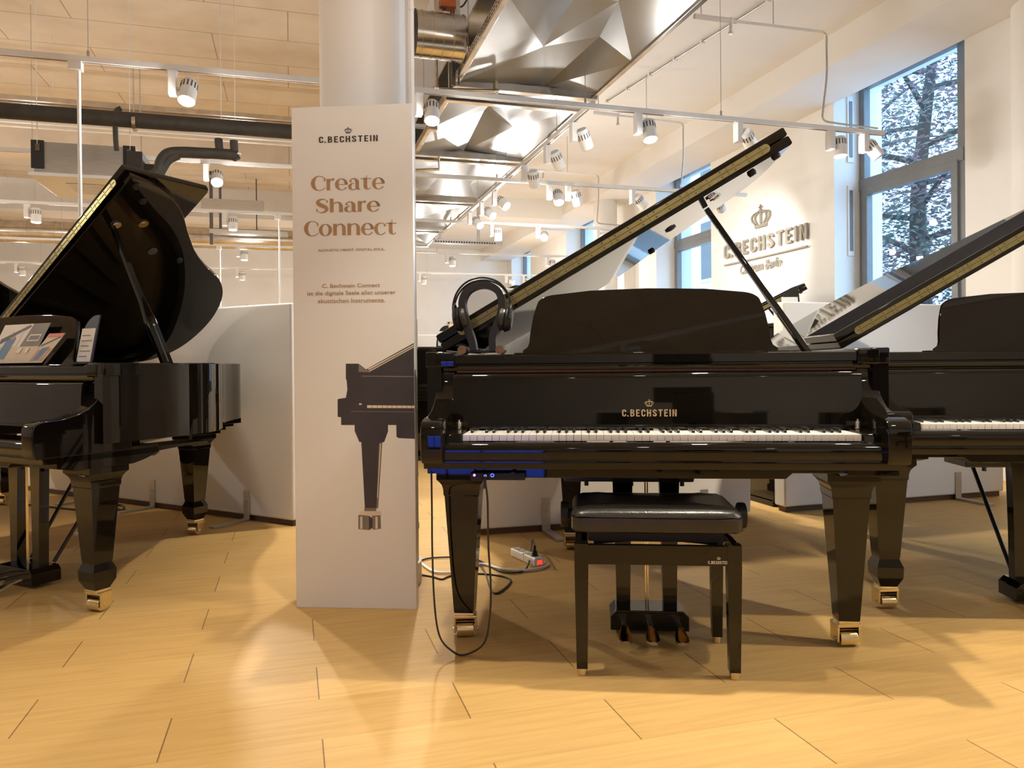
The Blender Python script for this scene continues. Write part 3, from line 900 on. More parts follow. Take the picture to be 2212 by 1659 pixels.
ac = ony(72, 372, 6.45)
t = thing('air_conditioner', 'ceiling cassette air conditioner hanging over the left grand', 'air conditioner', ac)
MB().box((.0, 0, 0), (.70, .72, .235), ALU, .006).build('casing', t)
pn = MB(); pn.box((-.03, -.03, -.03), (.73, .75, 0), WPLAS, .008); pn.build('cover_panel', t)
MB().box((.17, .17, -.034), (.53, .55, -.029), ALU, .002).build('intake_grille', t)
for x in (-.012, .61):
    k = MB(); k.box((x, -.012, .03), (x + .085, .0, .24), DARK); k.box((x + .03, -.02, .16), (x + .06, -.01, .21), GALV); k.build('mounting_bracket', t)
for x in (.03, .66):
    MB().cyl((x, -.01, .2), (x, -.01, ZC - ac.z), .003, WMET, seg=8).build('hanger_rod', t)
vb = MB(); vb.box((.70, .05, -.02), (.86, .45, .13), INSUL, .02); vb.box((.63, -.03, .05), (.75, .3, .20), INSUL, .01); vb.build('valve_box', t)

rl = MB(); ra, rb = ony(0, 211, 7.6), ony(620, 256, 7.6)
rl.box((-9, 7.55, ra.z - .02), (rb.x + .4, 7.58, ra.z + .02), GALV); rl.box((-9, 7.64, ra.z - .02), (rb.x + .4, 7.67, ra.z + .02), GALV)
for k in range(8): rl.cyl((-8 + k * 1.2, 7.6, ra.z), (-8 + k * 1.2, 7.6, ZC - .003), .0025, WMET, seg=6)
tag(rl.build('cable_tray'), 'slim double rail cable tray under the left ceiling', 'cable tray')
tr_ = MB(); tr_.box((-9, 8.55, 3.38), (.4, 8.60, 3.42), WMET); tr_.box((-9, 8.70, 3.38), (.4, 8.75, 3.42), WMET)
for k in range(7): tr_.cyl((-8 + k * 1.3, 8.65, 3.4), (-8 + k * 1.3, 8.65, ZC - .003), .0025, WMET, seg=6)
tag(tr_.build('cable_tray'), 'pale double rail cable tray behind the air conditioner', 'cable tray')


def power_pole(x, y, label):
    m = MB(); m.cyl((0, 0, 0), (0, 0, ZT), .0105, WMET, seg=16); m.box((-.05, -.03, ZT - .05), (.02, .03, ZT), WMET, .004); m.cyl((0, 0, 0), (0, 0, .012), .05, WMET, seg=20)
    return tag(m.build('power_pole', loc=(x, y, 0)), label, 'pole', 'thin white power poles')


p = ony(170, 150, 4.87); power_pole(p.x, 4.87, 'tall thin white pole rising from behind the left grand')
p = ony(603, 475, 9.2); power_pole(p.x, 9.2, 'thin white pole close to the display board')
p = ony(475, 545, 11.75); power_pole(p.x, 11.75, 'thin white pole seen just right of the left grand lid')

# far left: spiral duct under the ceiling and duct fittings
fd = MB(); fd.cyl((-10.5, 12.6, 2.95), (.2, 12.6, 2.95), .16, GALV, seg=32)
for k in range(30): fd.cyl((-10.3 + k * .35, 12.6, 2.95), (-10.285 + k * .35, 12.6, 2.95), .166, GALV, seg=32)
for k in range(6): fd.cyl((-9.5 + k * 1.8, 12.6, 3.1), (-9.5 + k * 1.8, 12.6, ZC - .003), .01, DGREY, seg=6)
tag(fd.build('spiral_duct'), 'long spiral duct crossing the far left ceiling', 'duct')
vd = ony(470, 490, 10.9)
v = MB(); v.box((vd.x - .1, 10.9, 2.6), (vd.x - .06, 10.96, ZC), DGREY); v.box((vd.x + .02, 10.9, 2.75), (vd.x + .05, 10.96, ZC), DGREY); v.box((vd.x - .2, 10.85, 3.05), (vd.x + .6, 11.0, 3.2), ALU, .005)
v.box((vd.x - .1, 10.85, 2.74), (vd.x + .9, 11.0, 2.80), ALU, .005)
tag(v.build('duct_bracket'), 'grey duct frame with uprights left of the board', 'duct')
pt_ = MB()
a_ = ony(935, 517, 11.4); b_ = ony(1085, 527, 11.4)
pt_.box((a_.x, 11.38, a_.z - .06), (b_.x, 11.42, a_.z), ALU, .003)
for k in range(24): pt_.box((a_.x + .03 + k * .04, 11.376, a_.z - .04), (a_.x + .055 + k * .04, 11.38, a_.z - .02), DARK)
for f_ in (.1, .65): pt_.box((a_.x * (1 - f_) + b_.x * f_ - .02, 11.38, a_.z), (a_.x * (1 - f_) + b_.x * f_ + .02, 11.41, ZC), ALU)
tag(pt_.build('perforated_tray'), 'perforated metal tray far back beyond the lit spotlights', 'cable tray')


# ------------------------------------------------------------------ partitions
def partition(p0, p1, h, label, feet=(), thick=.11, face=-1, z0=.035):
    p0, p1 = Vector((*p0, 0)), Vector((*p1, 0)); d = p1 - p0; ln = d.length
    t = thing('partition', label, 'partition', p0, math.atan2(d.y, d.x), 'low white room partitions')
    MB().box((0, 0, z0), (ln, thick, h), PANEL, .012, 3).build('panel', t)
    MB().box((.02, .02, 0), (ln - .02, thick - .02, z0), PLINTH).build('plinth', t)
    for u in feet:
        f = MB()
        f.box((u - .025, -.008, .004), (u + .025, 0, .19), ALU, .002)
        f.box((u - .025, -.26, .0), (u + .025, .0, .016), ALU, .002)
        f.cyl((u, -.011, .12), (u, -.008, .12), .008, CHROME, seg=12)
        f.build('foot', t)
    return t


# left partition: runs back along 46 degrees behind the left grand
pe = Vector((0.0, 4.70, 0)); dl = Vector((-.696, .718, 0))
def upart(px, py):
    q = onz(px, py, 0); return (q - pe).dot(dl)
far_ = pe + dl * 4.2
partition((far_.x, far_.y), (pe.x, pe.y), 1.33, 'white low partition behind the left grand', [4.2 - upart(520, 1128), 4.2 - upart(316, 1100), 4.2 - upart(140, 1090)])
mp0, mp1 = Vector((.93, 4.115, 0)), Vector((2.70, 4.075, 0))
partition((mp0.x, mp0.y), (mp1.x, mp1.y), 1.38, 'white low partition behind the middle grand', [onz(1176, 1146).x - .93, 1.45])
partition((2.985, 4.135), (4.79, 4.165), 1.335, 'white low partition behind the right grand', [onz(1868, 1094).x - 2.985, onz(2068, 1079).x - 2.985])
partition((.60, 9.3), (3.4, 9.2), 1.33, 'farthest white partition beyond the small upright', [])
partition((-6.5, 10.5), (-2.2, 10.2), 1.25, 'long white partition far back at the left', [])


# ================================================================== GRAND PIANOS
def rim_path(Ln, ys=.78):
    """treble side of the case from the keyboard corner to the tail, then the straight bass side"""
    k = (Ln - ys) / (1.97 - .78)
    tre = [(.765, .78), (.735, .98), (.63, 1.16), (.47, 1.31), (.33, 1.45), (.22, 1.60), (.12, 1.76), (-.02, 1.88), (-.22, 1.955), (-.42, 1.97), (-.60, 1.93), (-.72, 1.82), (-.765, 1.66)]
    tre = [(x, ys + (y - .78) * k) for x, y in tre]
    pts = [(p.x, p.y) for p in catmull([(x, y, 0) for x, y in tre], 5)]
    return [(.765, .19), (.765, min(.45, ys - .06))] + pts + [(-.765, .45), (-.765, .19)]


def inset(path, d):
    P = [Vector(p) for p in path]; out = []
    for k in range(len(P)):
        a = P[max(k - 1, 0)]; c = P[min(k + 1, len(P) - 1)]; t = (c - a).normalized()
        out.append((P[k].x - t.y * d, P[k].y + t.x * d))
    return out


def make_leg(root, x, y, rot=0.0, spade=False, h=.585):
    """tapered square leg with capital, brass ferrule and caster"""
    mb = MB()
    R = Matrix.Translation((x, y, 0)) @ Matrix.Rotation(rot, 4, 'Z')
    def sq(w, z): return [Vector((sx * w / 2, sy * w / 2, z)) for sx, sy in ((-1, -1), (1, -1), (1, 1), (-1, 1))]
    if spade: prof = [(.062, .088), (.066, .095), (.094, .125), (.098, .165), (.074, .195), (.078, .205), (.118, .50), (.124, .505)]
    else: prof = [(.062, .088), (.068, .092), (.118, .50), (.124, .505)]
    prof += [(.126, .525), (.134, .54), (.15, .552), (.165, .56), (.165, h)]
    mb.loft([sq(w, z) for w, z in prof], BLACK, R)
    lg = mb.build('leg', root, 20)
    fe = MB(); fe.box((-.033, -.033, .078), (.033, .033, .09), BRASS, .002, M=R)
    fe.build('ferrule', lg)
    cs = MB()
    C_ = R @ Matrix.Rotation(.15, 4, 'Z')
    cs.box((-.040, -.026, .066), (.040, .034, .078), BRASS, .003, M=C_)
    for s_ in (-1, 1): cs.box((s_ * .0365 - .0045, -.022, .016), (s_ * .0365 + .0045, .030, .07), BRASS, .003, M=C_)
    cs.box((-.034, .022, .03), (.034, .032, .07), BRASS, .003, M=C_)
    cs.cyl((-.044, -.004, .026), (.044, -.004, .026), .006, BRASS, M=C_, seg=12)
    cs.build('caster_fork', lg)
    wh = MB(); wh.cyl((-.030, -.004, .0262), (.030, -.004, .0262), .026, BRASS, M=C_, seg=32, bev=.004)
    wh.build('caster_wheel', lg)
    return lg


def make_grand(label, fr, Ln=1.97, spade=False, keys=True, rear=(-.294, 1.531), lid_deg=30.0, desk=True, plain=False, ys=.78, yf=.42, flap=.40, zs=1.0):
    t = thing('grand_piano', label, 'piano', (fr.o[0], fr.o[1], 0), fr.ang, 'black grand pianos')
    t.scale = (1, 1, zs)
    path = rim_path(Ln, ys); zt, zb = .995, (.645 if zs == 1 else .68)
    # case: outer rim wall with a lip, bottom left open
    ou = path; inn = inset(path, .050)
    mb = MB()
    ring = []
    bm = bmesh.new()
    n = len(ou)
    vo0 = [bm.verts.new((p[0], p[1], zb)) for p in ou]; vo1 = [bm.verts.new((p[0], p[1], zt - .004)) for p in ou]
    ou2 = inset(path, .004); vo2 = [bm.verts.new((p[0], p[1], zt)) for p in ou2]
    vi2 = [bm.verts.new((p[0], p[1], zt)) for p in inset(path, .046)]
    vi1 = [bm.verts.new((p[0], p[1], zt - .004)) for p in inn]; vi0 = [bm.verts.new((p[0], p[1], zb)) for p in inn]
    for A, B in ((vo0, vo1), (vo1, vo2), (vo2, vi2), (vi2, vi1), (vi1, vi0), (vi0, vo0)):
        for k in range(n - 1): bm.faces.new((A[k], A[k + 1], B[k + 1], B[k]))
    for k in (0, n - 1): bm.faces.new([q[k] for q in (vo0, vo1, vo2, vi2, vi1, vi0)])
    mb._take(bm, BLACK)
    mb.build('case', t)
    # soundboard, plate
    sb = MB(); sb.prism([p for p in inset(path, .048)], WOODE, 'z', .80, .012); sb.build('soundboard', t, 0)
    pl = MB()
    pp = [p for p in inset(path, .075) if p[1] > .5]
    pl.prism([(-.69, .5)] + [] + [(.69, .5)] + pp, GOLDP, 'z', .885, .014)
    for k in range(5): pl.prism([(-.62 + k * .27, .52), (-.595 + k * .27, .52), (-.62 + k * .12, 1.25), (-.645 + k * .12, 1.25)], GOLDP, 'z', .899, .03)
    for k in range(40):
        x = -.66 + k * .033; pl.cyl((x, .56, .93), (x, .56, .955), .0035, CHROME, seg=6)
    pl.build('iron_plate', t, 0)
    # keybed and underside
    kb = MB()
    kb.prism([(-.735, .62), (.735, .62), (.735, .655), (-.735, .655)], BLACK, 'y', -.005, .46, .004)
    kb.prism([(-.73, .62), (-.72, .605), (-.45, .603), (-.43, .585), (.40, .585), (.42, .603), (.70, .603), (.73, .62)], BLACK, 'y', .045, .42, .003)
    kb.build('keybed', t)
    ub = MB()
    for a, c in (((-.6, .5), (-.1, 1.75)), ((.0, .5), (-.2, 1.8)), ((.5, .5), (.1, 1.5))):
        a3, c3 = Vector((*a, .69)), Vector((c[0], c[1] * Ln / 1.97, .69)); d = (c3 - a3)
        q = d.to_track_quat('Y', 'Z').to_matrix().to_4x4()
        ub.box((-.035, 0, -.05), (.035, d.length, .05), SATIN, .004, M=Matrix.Translation(a3) @ q)
    ub.prism([p for p in inset(path, .05)], WOODE, 'z', .745, .01)
    ub.build('underframe', t)
    # leg plates with curved shoulder
    for s_, nm in ((-1, 'leg_plate'), (1, 'leg_plate')):
        lp = MB()
        pr = [(.03, .645), (.03, .60), (.10, .585), (.34, .585), (.40, .60), (.46, .625), (.56, .632), (.70, .635), (.70, .645)]
        x0_ = .58 if s_ > 0 else -.735
        lp.prism(pr, BLACK, 'x', x0_, .155, .003)
        lp.build(nm, t)
    lp = MB(); ry = rear[1]
    for q, (w, zz) in enumerate(((.30, .625), (.24, .605), (.20, .585))):
        lp.box((rear[0] - w / 2, ry - w / 2, zz), (rear[0] + w / 2, ry + w / 2, zz + .05), BLACK, .003)
    lp.box((rear[0] - .2, ry - .16, .645), (rear[0] + .2, ry + .16, .70), BLACK, .003)
    lp.build('rear_leg_plate', t)
    # legs
    make_leg(t, -.648, .242, spade=spade); make_leg(t, .643, .242, spade=spade); make_leg(t, rear[0], rear[1], spade=spade)
    # cheeks (arms) with scroll
    prof = [(.33, zt)] + [(.192, zt), (.185, .990), (.185, .948), (.190, .942), (.205, .938)]
    prof += [(p.x, p.y) for p in catmull([(.212, .925, 0), (.206, .885, 0), (.178, .842, 0), (.125, .806, 0), (.06, .788, 0), (.0, .783, 0)], 6)]
    prof += [(p.x, p.y) for p in catmull([(-.02, .781, 0), (-.048, .77, 0), (-.058, .745, 0), (-.058, .70, 0), (-.055, .66, 0), (-.045, .642, 0)], 4)]
    prof += [(.33, .642)]
    for s_ in (-1, 1):
        ck = MB()
        ck.prism(prof, BLACK, 'x', .668 if s_ > 0 else -.738, .070, .006)
        ck.box((.706 if s_ > 0 else -.770, .188, .943), (.770 if s_ > 0 else -.706, .35, zt + .002), BLACK, .006)
        ck.build('cheek', t)
    # key slip, key blocks
    ks = MB(); ks.prism([(p.x, p.y) for p in catmull([(.0, .705, 0), (-.012, .7055, 0), (-.024, .70, 0), (-.030, .688, 0), (-.030, .668, 0), (-.027, .655, 0)], 4)] + [(-.027, .652), (0, .652)], BLACK, 'x', -.668, 1.336)
    ks.prism([(0, .652), (-.022, .652), (-.024, .640), (-.020, .622), (0, .622)], BLACK, 'x', -.735, 1.47)
    ks.build('key_slip', t)
    for s_ in (-1, 1):
        k = MB(); a, c = (.619, .668) if s_ > 0 else (-.668, -.619)
        k.prism([(.0, .66), (.0, .722), (.006, .732), (.15, .736), (.16, .758), (.19, .765), (.19, .66)], BLACK, 'x', a, c - a, .002)
        kbk = k.build('key_block', t)
        sc = MB(); xc = s_ * .645
        sc.cyl((xc, .125, .735), (xc, .125, .760), .0105, BRASS, seg=24, bev=.002); sc.cyl((xc, .125, .760), (xc, .125, .767), .005, BRASS, seg=16)
        sc.build('screw_cap', kbk)
    # fallboard with roll at the top
    fp = [(.1615, .745), (.1625, .80), (.1645, .86), (.168, .902)] + [(p.x, p.y) for p in catmull([(.168, .904, 0), (.171, .914, 0), (.180, .920, 0), (.195, .918, 0)], 4)] + [(.21, .90), (.185, .745)]
    fb = MB(); fb.prism(fp, BLACK, 'x', -.672, 1.344)
    fb.box((-.672, .145, .735), (.672, .19, .747), BLACK, .002)
    fbo = fb.build('fallboard', t)
    tilt = math.atan2(.168 - .1615, .902 - .745)
    if not plain:
        lg = MB()
        M_ = Matrix.Translation((0, .1608, .785)) @ Matrix.Rotation(-tilt * .5, 4, 'X') @ FRONT
        Z = lambda px, py: PA.pl(px, py, 1, .155)
        q0, q1 = Z(1344, 900), Z(1462, 885)
        logo(lg, GOLDL, M_, q0.x, q1.x, q0.z - .785, q1.z - .785 + .001, .0012)
        lg.build('logo', fbo, 0)
        fs = MB(); fs.box((-.660, .186, .924), (.660, .196, .931), FELT)
        fs.build('felt_strip', fbo)
    # front rail above the fallboard and top shelf
    sh = MB()
    sh.prism([(.20, .926), (.192, .931), (.190, .940), (.196, .946), (.215, .948), (.215, .952), (.196, .955), (.196, .982), (.202, .986), (.34, .986), (.34, .926)], BLACK, 'x', -.708, 1.416)
    sh.box((-.71, .34, .90), (.71, .44, .985), BLACK, .003)
    sh.build('front_rail', t)
    # keys
    if keys:
        kw = 1.228 / 52
        wm = None
        for k in range(52):
            if wm is None:
                q = MB(); q.box((.0006, 0, 0), (kw - .0006, .150, .021), IVORY, .0012, 2); o = q.build('white_key', t, 50); wm = o
            else:
                o = wm.copy(); COL.objects.link(o); o.parent = t
            o.location = (-.614 + k * kw, .003, .708)
        bmk = None
        for k in range(51):
            if (k % 7) in (1, 4): continue
            if bmk is None:
                q = MB(); q.prism([(.0, 0), (.0, .006), (.004, .0115), (.095, .0125), (.095, 0)], EBONY, 'x', -.0048, .0096, .0015); o = q.build('black_key', t, 50); bmk = o
            else:
                o = bmk.copy(); COL.objects.link(o); o.parent = t
            o.location = (-.614 + (k + 1) * kw, .055, .729)
    # music desk
    if desk:
        sd_ = [(.442, 0), (.440, .016), (.424, .028), (.418, .045), (.415, .08), (.405, .14), (.395, .176)]
        tp = [(p.x, p.y) for p in catmull([(.393, .182, 0), (.385, .200, 0), (.365, .214, 0), (.34, .221, 0)], 4)] + [(.2, .236), (0, .241)]
        half = sd_ + tp
        out = half + [(-x, y) for x, y in half[::-1][1:]]
        M_ = Matrix.Translation((0, .285, .986)) @ Matrix.Rotation(math.radians(-14), 4, 'X')
        md = MB(); md.prism(out, BLACK, 'y', 0, .018, .004, M=M_)
        mdo = md.build('music_desk', t)
        ld = MB(); ld.box((-.47, .262, .984), (.47, .33, .992), BLACK, .003); ld.build('desk_tray', t)
    # lid: main leaf, folded front flap, brass hinge
    lid = bpy.data.objects.new('lid_pivot', None); bpy.data.objects.remove(lid)
    ang = math.radians(lid_deg)
    LM = Matrix.Translation((-.745, 0, 1.002)) @ Matrix.Rotation(-ang, 4, 'Y')
    th = .034; LW = 1.47
    o2 = [((p[0] + .775) * LW / 1.552, p[1]) for p in inset(path, -.012) if p[1] > yf + .02]
    main = ([(LW, yf)] if yf < ys else []) + o2 + [(.0, yf)]
    q = MB(); q.prism(main, BLACK, 'z', 0, th, .006)
    li = q.build('lid', t); li.matrix_local = LM
    q = MB(); q.prism([(0, yf), (LW, yf), (LW, yf + flap - .01), (LW - .02, yf + flap), (0, yf + flap)], BLACK, 'z', th + .0015, th, .006); fl = q.build('lid_flap', li)
    q = MB(); q.box((.012, yf + .012, 2 * th + .001), (LW - .012, yf + flap - .014, 2 * th + .0022), LINING); o = q.build('flap_lining', li)
    q = MB()
    cap = [(p[0], p[1]) for p in [(.095 + .015 * math.cos(a), th + .016 * math.sin(a)) for a in [PI / 2 + PI * k / 10 for k in range(11)]]]
    cap2 = [(LW - .09 + .015 * math.cos(a), th + .016 * math.sin(a)) for a in [-PI / 2 + PI * k / 10 for k in range(11)]]
    q.prism(cap + cap2, HINGE, 'y', yf - .0025, .003)
    q.box((.09, yf - .0032, th - .0006), (LW - .085, yf - .002, th + .0016), DARK)
    for k in range(7): q.box((.25 + k * .162, yf - .0032, th - .0158), (.2512 + k * .162, yf - .002, th + .0165), DARK)
    for k in range(24):
        for dz in (-.009, .0105): q.cyl((.105 + k * .0546, yf - .0036, th + dz), (.105 + k * .0546, yf - .002, th + dz), .003, INK, seg=8)
    q.build('brass_hinge', li)
    for k, (x, yy) in enumerate(((1.42, yf + .07), (1.34, yf + .15), (.98, ys + .62 * (Ln - ys) / 1.19))):
        q = MB(); q.cyl((x, yy, -.012), (x, yy, 0), .014, BLKPL, r1=.018, seg=14); q.build('bumper', li)
    for x, yy, m_ in ((1.20, yf + .24, BRASS), (1.02, yf + .40, DGREY), (1.16, yf + .12, CHROME)):
        q = MB(); q.cyl((x, yy, -.006), (x, yy, 0), .024, m_, seg=20); q.cyl((x, yy, -.009), (x, yy, -.006), .014, m_, seg=16); q.build('prop_cup', li)
    # lid prop
    yb_ = .85 if ys > .6 else .65
    bt = Vector((.70 if ys > .6 else .545, yb_, .985)); lx = .29 if ys > .6 else .185; tpz = 1.002 + (lx + .745) * math.tan(ang) - .004
    top = Vector((lx, yb_, tpz)); d = (bt - top)
    q = MB(); qq = d.to_track_quat('Z', 'Y').to_matrix().to_4x4()
    ln = d.length
    M_ = Matrix.Translation(top) @ qq
    ou_ = [(-.010, 0), (.010, 0), (.014, ln * .55), (.026, ln * .68), (.026, ln), (-.026, ln), (-.026, ln * .68), (-.014, ln * .55)]
    q.prism([(p[0], p[1]) for p in ou_], BLACK, 'x', -.011, .022, .003, M=M_ @ Matrix.Rotation(PI / 2, 4, 'Z') @ Matrix.Rotation(0, 4, 'X'))
    po = q.build('lid_prop', t)
    q = MB(); q.box((-.0035, -.0125, ln * .72), (.0035, .0125, ln * .98), DARK, M=M_); q.cyl((0, -.014, ln * .72), (0, .014, ln * .72), .006, CHROME, M=M_, seg=12); q.build('prop_slot', po)
    # lyre
    q = MB()
    for x in (-.092, .072): q.loft([[Vector((x + sx * w / 2, .36 + sy * .022, z)) for sx, sy in ((-1, -1), (1, -1), (1, 1), (-1, 1))] for w, z in ((.048, .085), (.055, .3), (.075, .59))], BLACK)
    q.build('lyre_post', t, 20)
    q = MB(); q.box((-.30, .34, .528), (.16, .52, .585), SATIN, .006)
    for x in (-.22, -.06, .08, .12): q.cyl((x, .36, .512), (x, .36, .53), .008, SATIN, seg=10)
    q.build('trapwork_box', t)
    q = MB(); q.prism([(-.140, .016), (.132, .016), (.132, .066), (.112, .086), (-.120, .086), (-.140, .066)], BLACK, 'y', .285, .13, .004)
    q.build('pedal_box', t)
    for x in (-.095, -.004, .092):
        q = MB()
        q.loft([[Vector((x + a * w, yy, z + c * .006)) for a, c in ((-1, -.7), (0, -1), (1, -.7), (1, .7), (0, 1), (-1, .7))] for w, yy, z in
                ((.008, .29, .046), (.009, .25, .047), (.014, .215, .043), (.022, .18, .032), (.022, .155, .026), (.012, .142, .024))], CHROME)
        q.build('pedal', t)
    q = MB()
    for x in (-.012, -.004): q.cyl((x, .35, .08), (x, .35, .55), .0028, BRASS, seg=8)
    q.build('pedal_rod', t)
    for s_ in (-1, 1):
        q = MB(); q.cyl((s_ * .085, .41, .09), (s_ * .12, .82, .72), .0085, SATIN, seg=10); q.build('lyre_brace', t)
    return t


main_grand = make_grand('black polished grand piano in the middle with gold lettering above its keys', PA, Ln=1.80)
right_grand = make_grand('black grand piano at the right edge, partly hidden behind the middle grand', PR, spade=True, plain=True)
left_grand = make_grand('black grand piano at the left edge, lid open and seen from its curved side', PL, Ln=1.66, spade=True, keys=False, rear=(-.143, 1.36), plain=True, ys=.5, yf=.52, flap=.46, lid_deg=34.5, zs=.975)
far_fr = Frame((4.21, 6.2), math.radians(-21))
far_grand = make_grand('far grand piano with gold edged lid below the wall letters', far_fr, lid_deg=27, keys=False, plain=True)

# silent-system box under the keybed of the middle grand
q = MB(); q.box((-.592, .012, .578), (-.548, .10, .606), BLKPL, .003); q.box((-.548, .012, .582), (-.416, .10, .606), BLKPL, .003)
cb = q.build('control_box', main_grand)
q = MB(); q.cyl((-.578, .010, .598), (-.578, .013, .598), .0035, PURLED, seg=12); q.build('status_light', cb)
q = MB(); q.cyl((-.520, .009, .598), (-.520, .013, .598), .0065, CHROME, seg=20); q.cyl((-.520, .0085, .598), (-.520, .0095, .598), .0035, DARK, seg=14); q.build('jack_socket', cb)
q = MB(); q.cyl((-.455, .009, .598), (-.455, .013, .598), .011, BLKPL, seg=20); q.build('volume_knob', cb)


def pa(x, y, v=.30): return PA.pl(x, y, 1, v)


# headphone cable: plug in the box, loop to the floor, up behind the cheek
q = MB()
pts = [(-.541, .004, .598), (-.541, -.012, .585), pa(1053, 1080, -.01), pa(1055, 1180, -.01), pa(1060, 1260, 0), pa(1058, 1330, .01), pa(1045, 1390, .02), Vector((-.622, .05, .006)), pa(975, 1405, .03), pa(950, 1375, .02), pa(939, 1310, .02), pa(934, 1200, .02), pa(933, 1100, .02), pa(932, 1030, .02), Vector((-.725, .05, .615))]
q.tube(catmull([Vector(p) for p in pts], 8), .0032, CABLE, 8)
q.cyl((-.541, -.004, .598), (-.541, .013, .598), .005, BRASS, seg=14); q.cyl((-.541, -.012, .585), (-.541, -.011, .56), .005, CABLE, seg=10)
o = q.build('headphone_cable', loc=(PA.o[0], PA.o[1], 0), rotz=PA.ang)
tag(o, 'thin black cable looping to the floor under the keyboard', 'cable')

# ------------------------------------------------------------------ headphone stand and headphones on the middle grand
base = Vector((-.585, .30, .988))
t = thing('headphone_stand', 'dark omega shaped headphone stand on top of the middle grand', 'headphone stand', PA.wor(base), PA.ang)
path = [pa(*p) - base for p in ((1024, 757), (1020, 735), (1010, 705), (1002, 675), (1000, 652), (1009, 631), (1027, 619), (1045, 616), (1063, 620), (1079, 633), (1085, 655), (1082, 680), (1072, 707), (1065, 730), (1066, 757))]
cv = catmull(path, 5); q = MB(); rings = []
for k, p in enumerate(cv):
    tg = (cv[min(k + 1, len(cv) - 1)] - cv[max(k - 1, 0)]).normalized(); nrm = Vector((-tg.z, 0, tg.x)) * .0125
    wy = .024
    rings.append([Vector((p.x, -wy, p.z)) + nrm, Vector((p.x, wy, p.z)) + nrm, Vector((p.x, wy, p.z)) - nrm, Vector((p.x, -wy, p.z)) - nrm])
q.loft(rings, SATIN); q.build('loop', t)
q = MB(); q.box((-.075, -.022, .006), (.075, .022, .014), SATIN, .002); q.build('base_plate', t)
for x in (-.068, .066):
    q = MB(); q.cyl((x, -.05, .0155), (x, .045, .0155), .0155, SATIN, seg=28); q.cyl((x, -.0515, .0155), (x, -.05, .0155), .0155, WALNUT, seg=28); q.build('foot_roller', t)

t = thing('headphones', 'black over ear headphones hanging on the dark stand', 'headphones', PA.wor((-.585, .30, 1.24)), PA.ang)
b0 = Vector((-.585, .30, 1.24))
for dy, lift in ((-.012, .006), (.014, .0)):
    q = MB(); pp = [pa(*p) - b0 for p in ((981, 690), (980, 662), (990, 633), (1012, 612), (1043, 604), (1076, 613), (1096, 635), (1104, 662), (1103, 690))]
    q.tube(catmull([p + Vector((0, dy, lift)) for p in pp], 6), .0035, BLKPL, 8); q.build('head_wire', t)
q = MB(); pp = [pa(*p) - b0 for p in ((1003, 634), (1022, 618), (1045, 613), (1068, 618), (1086, 634))]
cv = catmull(pp, 5)
q.loft([[c + Vector((0, -.02, .002)), c + Vector((0, .02, .002)), c + Vector((0, .02, -.002)), c + Vector((0, -.02, -.002))] for c in cv], LEATH); q.build('head_pad', t)
for s_, px_, py_ in ((-1, 992, 690), (1, 1095, 690)):
    c = pa(px_, py_) - b0; ax = Vector((s_, 0, -.16 * s_ * s_)).normalized()
    q = MB(); q.cyl(c - ax * .005, c + ax * .016, .047, BLKPL, r1=.038, seg=32, bev=.004); q.cyl(c + ax * .016, c + ax * .02, .03, DGREY, seg=28)
    cup = q.build('ear_cup', t)
    q = MB(); q.cyl(c - ax * .030, c - ax * .005, .043, LEATH, seg=32, bev=.010); q.build('ear_pad', cup)
    q = MB(); q.tube(catmull([c + Vector((s_ * .012, -.045, 0)), c + Vector((s_ * .016, -.03, .04)), c + Vector((s_ * .016, 0, .055)), c + Vector((s_ * .016, .03, .04)), c + Vector((s_ * .012, .045, 0))], 5), .004, BLKPL, 8); q.build('yoke', cup)
q = MB(); q.tube(catmull([pa(1003, 712) - b0, pa(1010, 735) - b0, pa(1026, 757) - b0, pa(1040, 760, .28) - b0, pa(1050, 757, .32) - b0, pa(1062, 752, .36) - b0], 5), .0025, CABLE, 6); q.build('cord', t)

# ------------------------------------------------------------------ bench
bx, by = -.011, .085
t = thing('piano_bench', 'black leather piano bench with side knobs before the middle grand', 'bench', PA.wor((bx, by, 0)), PA.ang)
for (x, y_) in ((-.228, -.147), (.228, -.147), (-.228, .155), (.228, .155)):
    q = MB(); q.loft([[Vector((x + sx * w / 2, y_ + sy * w / 2, z)) for sx, sy in ((-1, -1), (1, -1), (1, 1), (-1, 1))] for w, z in ((.033, .022), (.042, .33), (.042, .404))], BLACK)
    lg = q.build('leg', t, 20)
    q = MB(); q.cyl((x, y_, .0), (x, y_, .022), .0155, BRASS, seg=24, bev=.003); q.build('brass_foot', lg)
q = MB()
q.box((-.228, -.166, .342), (.228, -.146, .402), BLACK, .002); q.box((-.228, .152, .342), (.228, .172, .402), BLACK, .002)
q.box((-.247, -.147, .342), (-.227, .155, .402), BLACK, .002); q.box((.227, -.147, .342), (.247, .155, .402), BLACK, .002)
fr_ = q.build('apron', t)
q = MB(); logo(q, SILVL, Matrix.Translation((0, -.1665, 0)) @ FRONT, .150, .212, .349, .358, .0006, .02); q.build('logo', fr_, 0)
q = MB(); q.box((-.205, -.125, .404), (.205, .135, .440), DARK)
for s_ in (-1, 1):
    for yy in (-.1, .11):
        q.box((-.19, yy - .006, -.008), (.19, yy + .006, .008), BLKPL, M=Matrix.Translation((0, 0, .415)) @ Matrix.Rotation(s_ * .09, 4, 'Y'))
q.build('lift_mechanism', t)


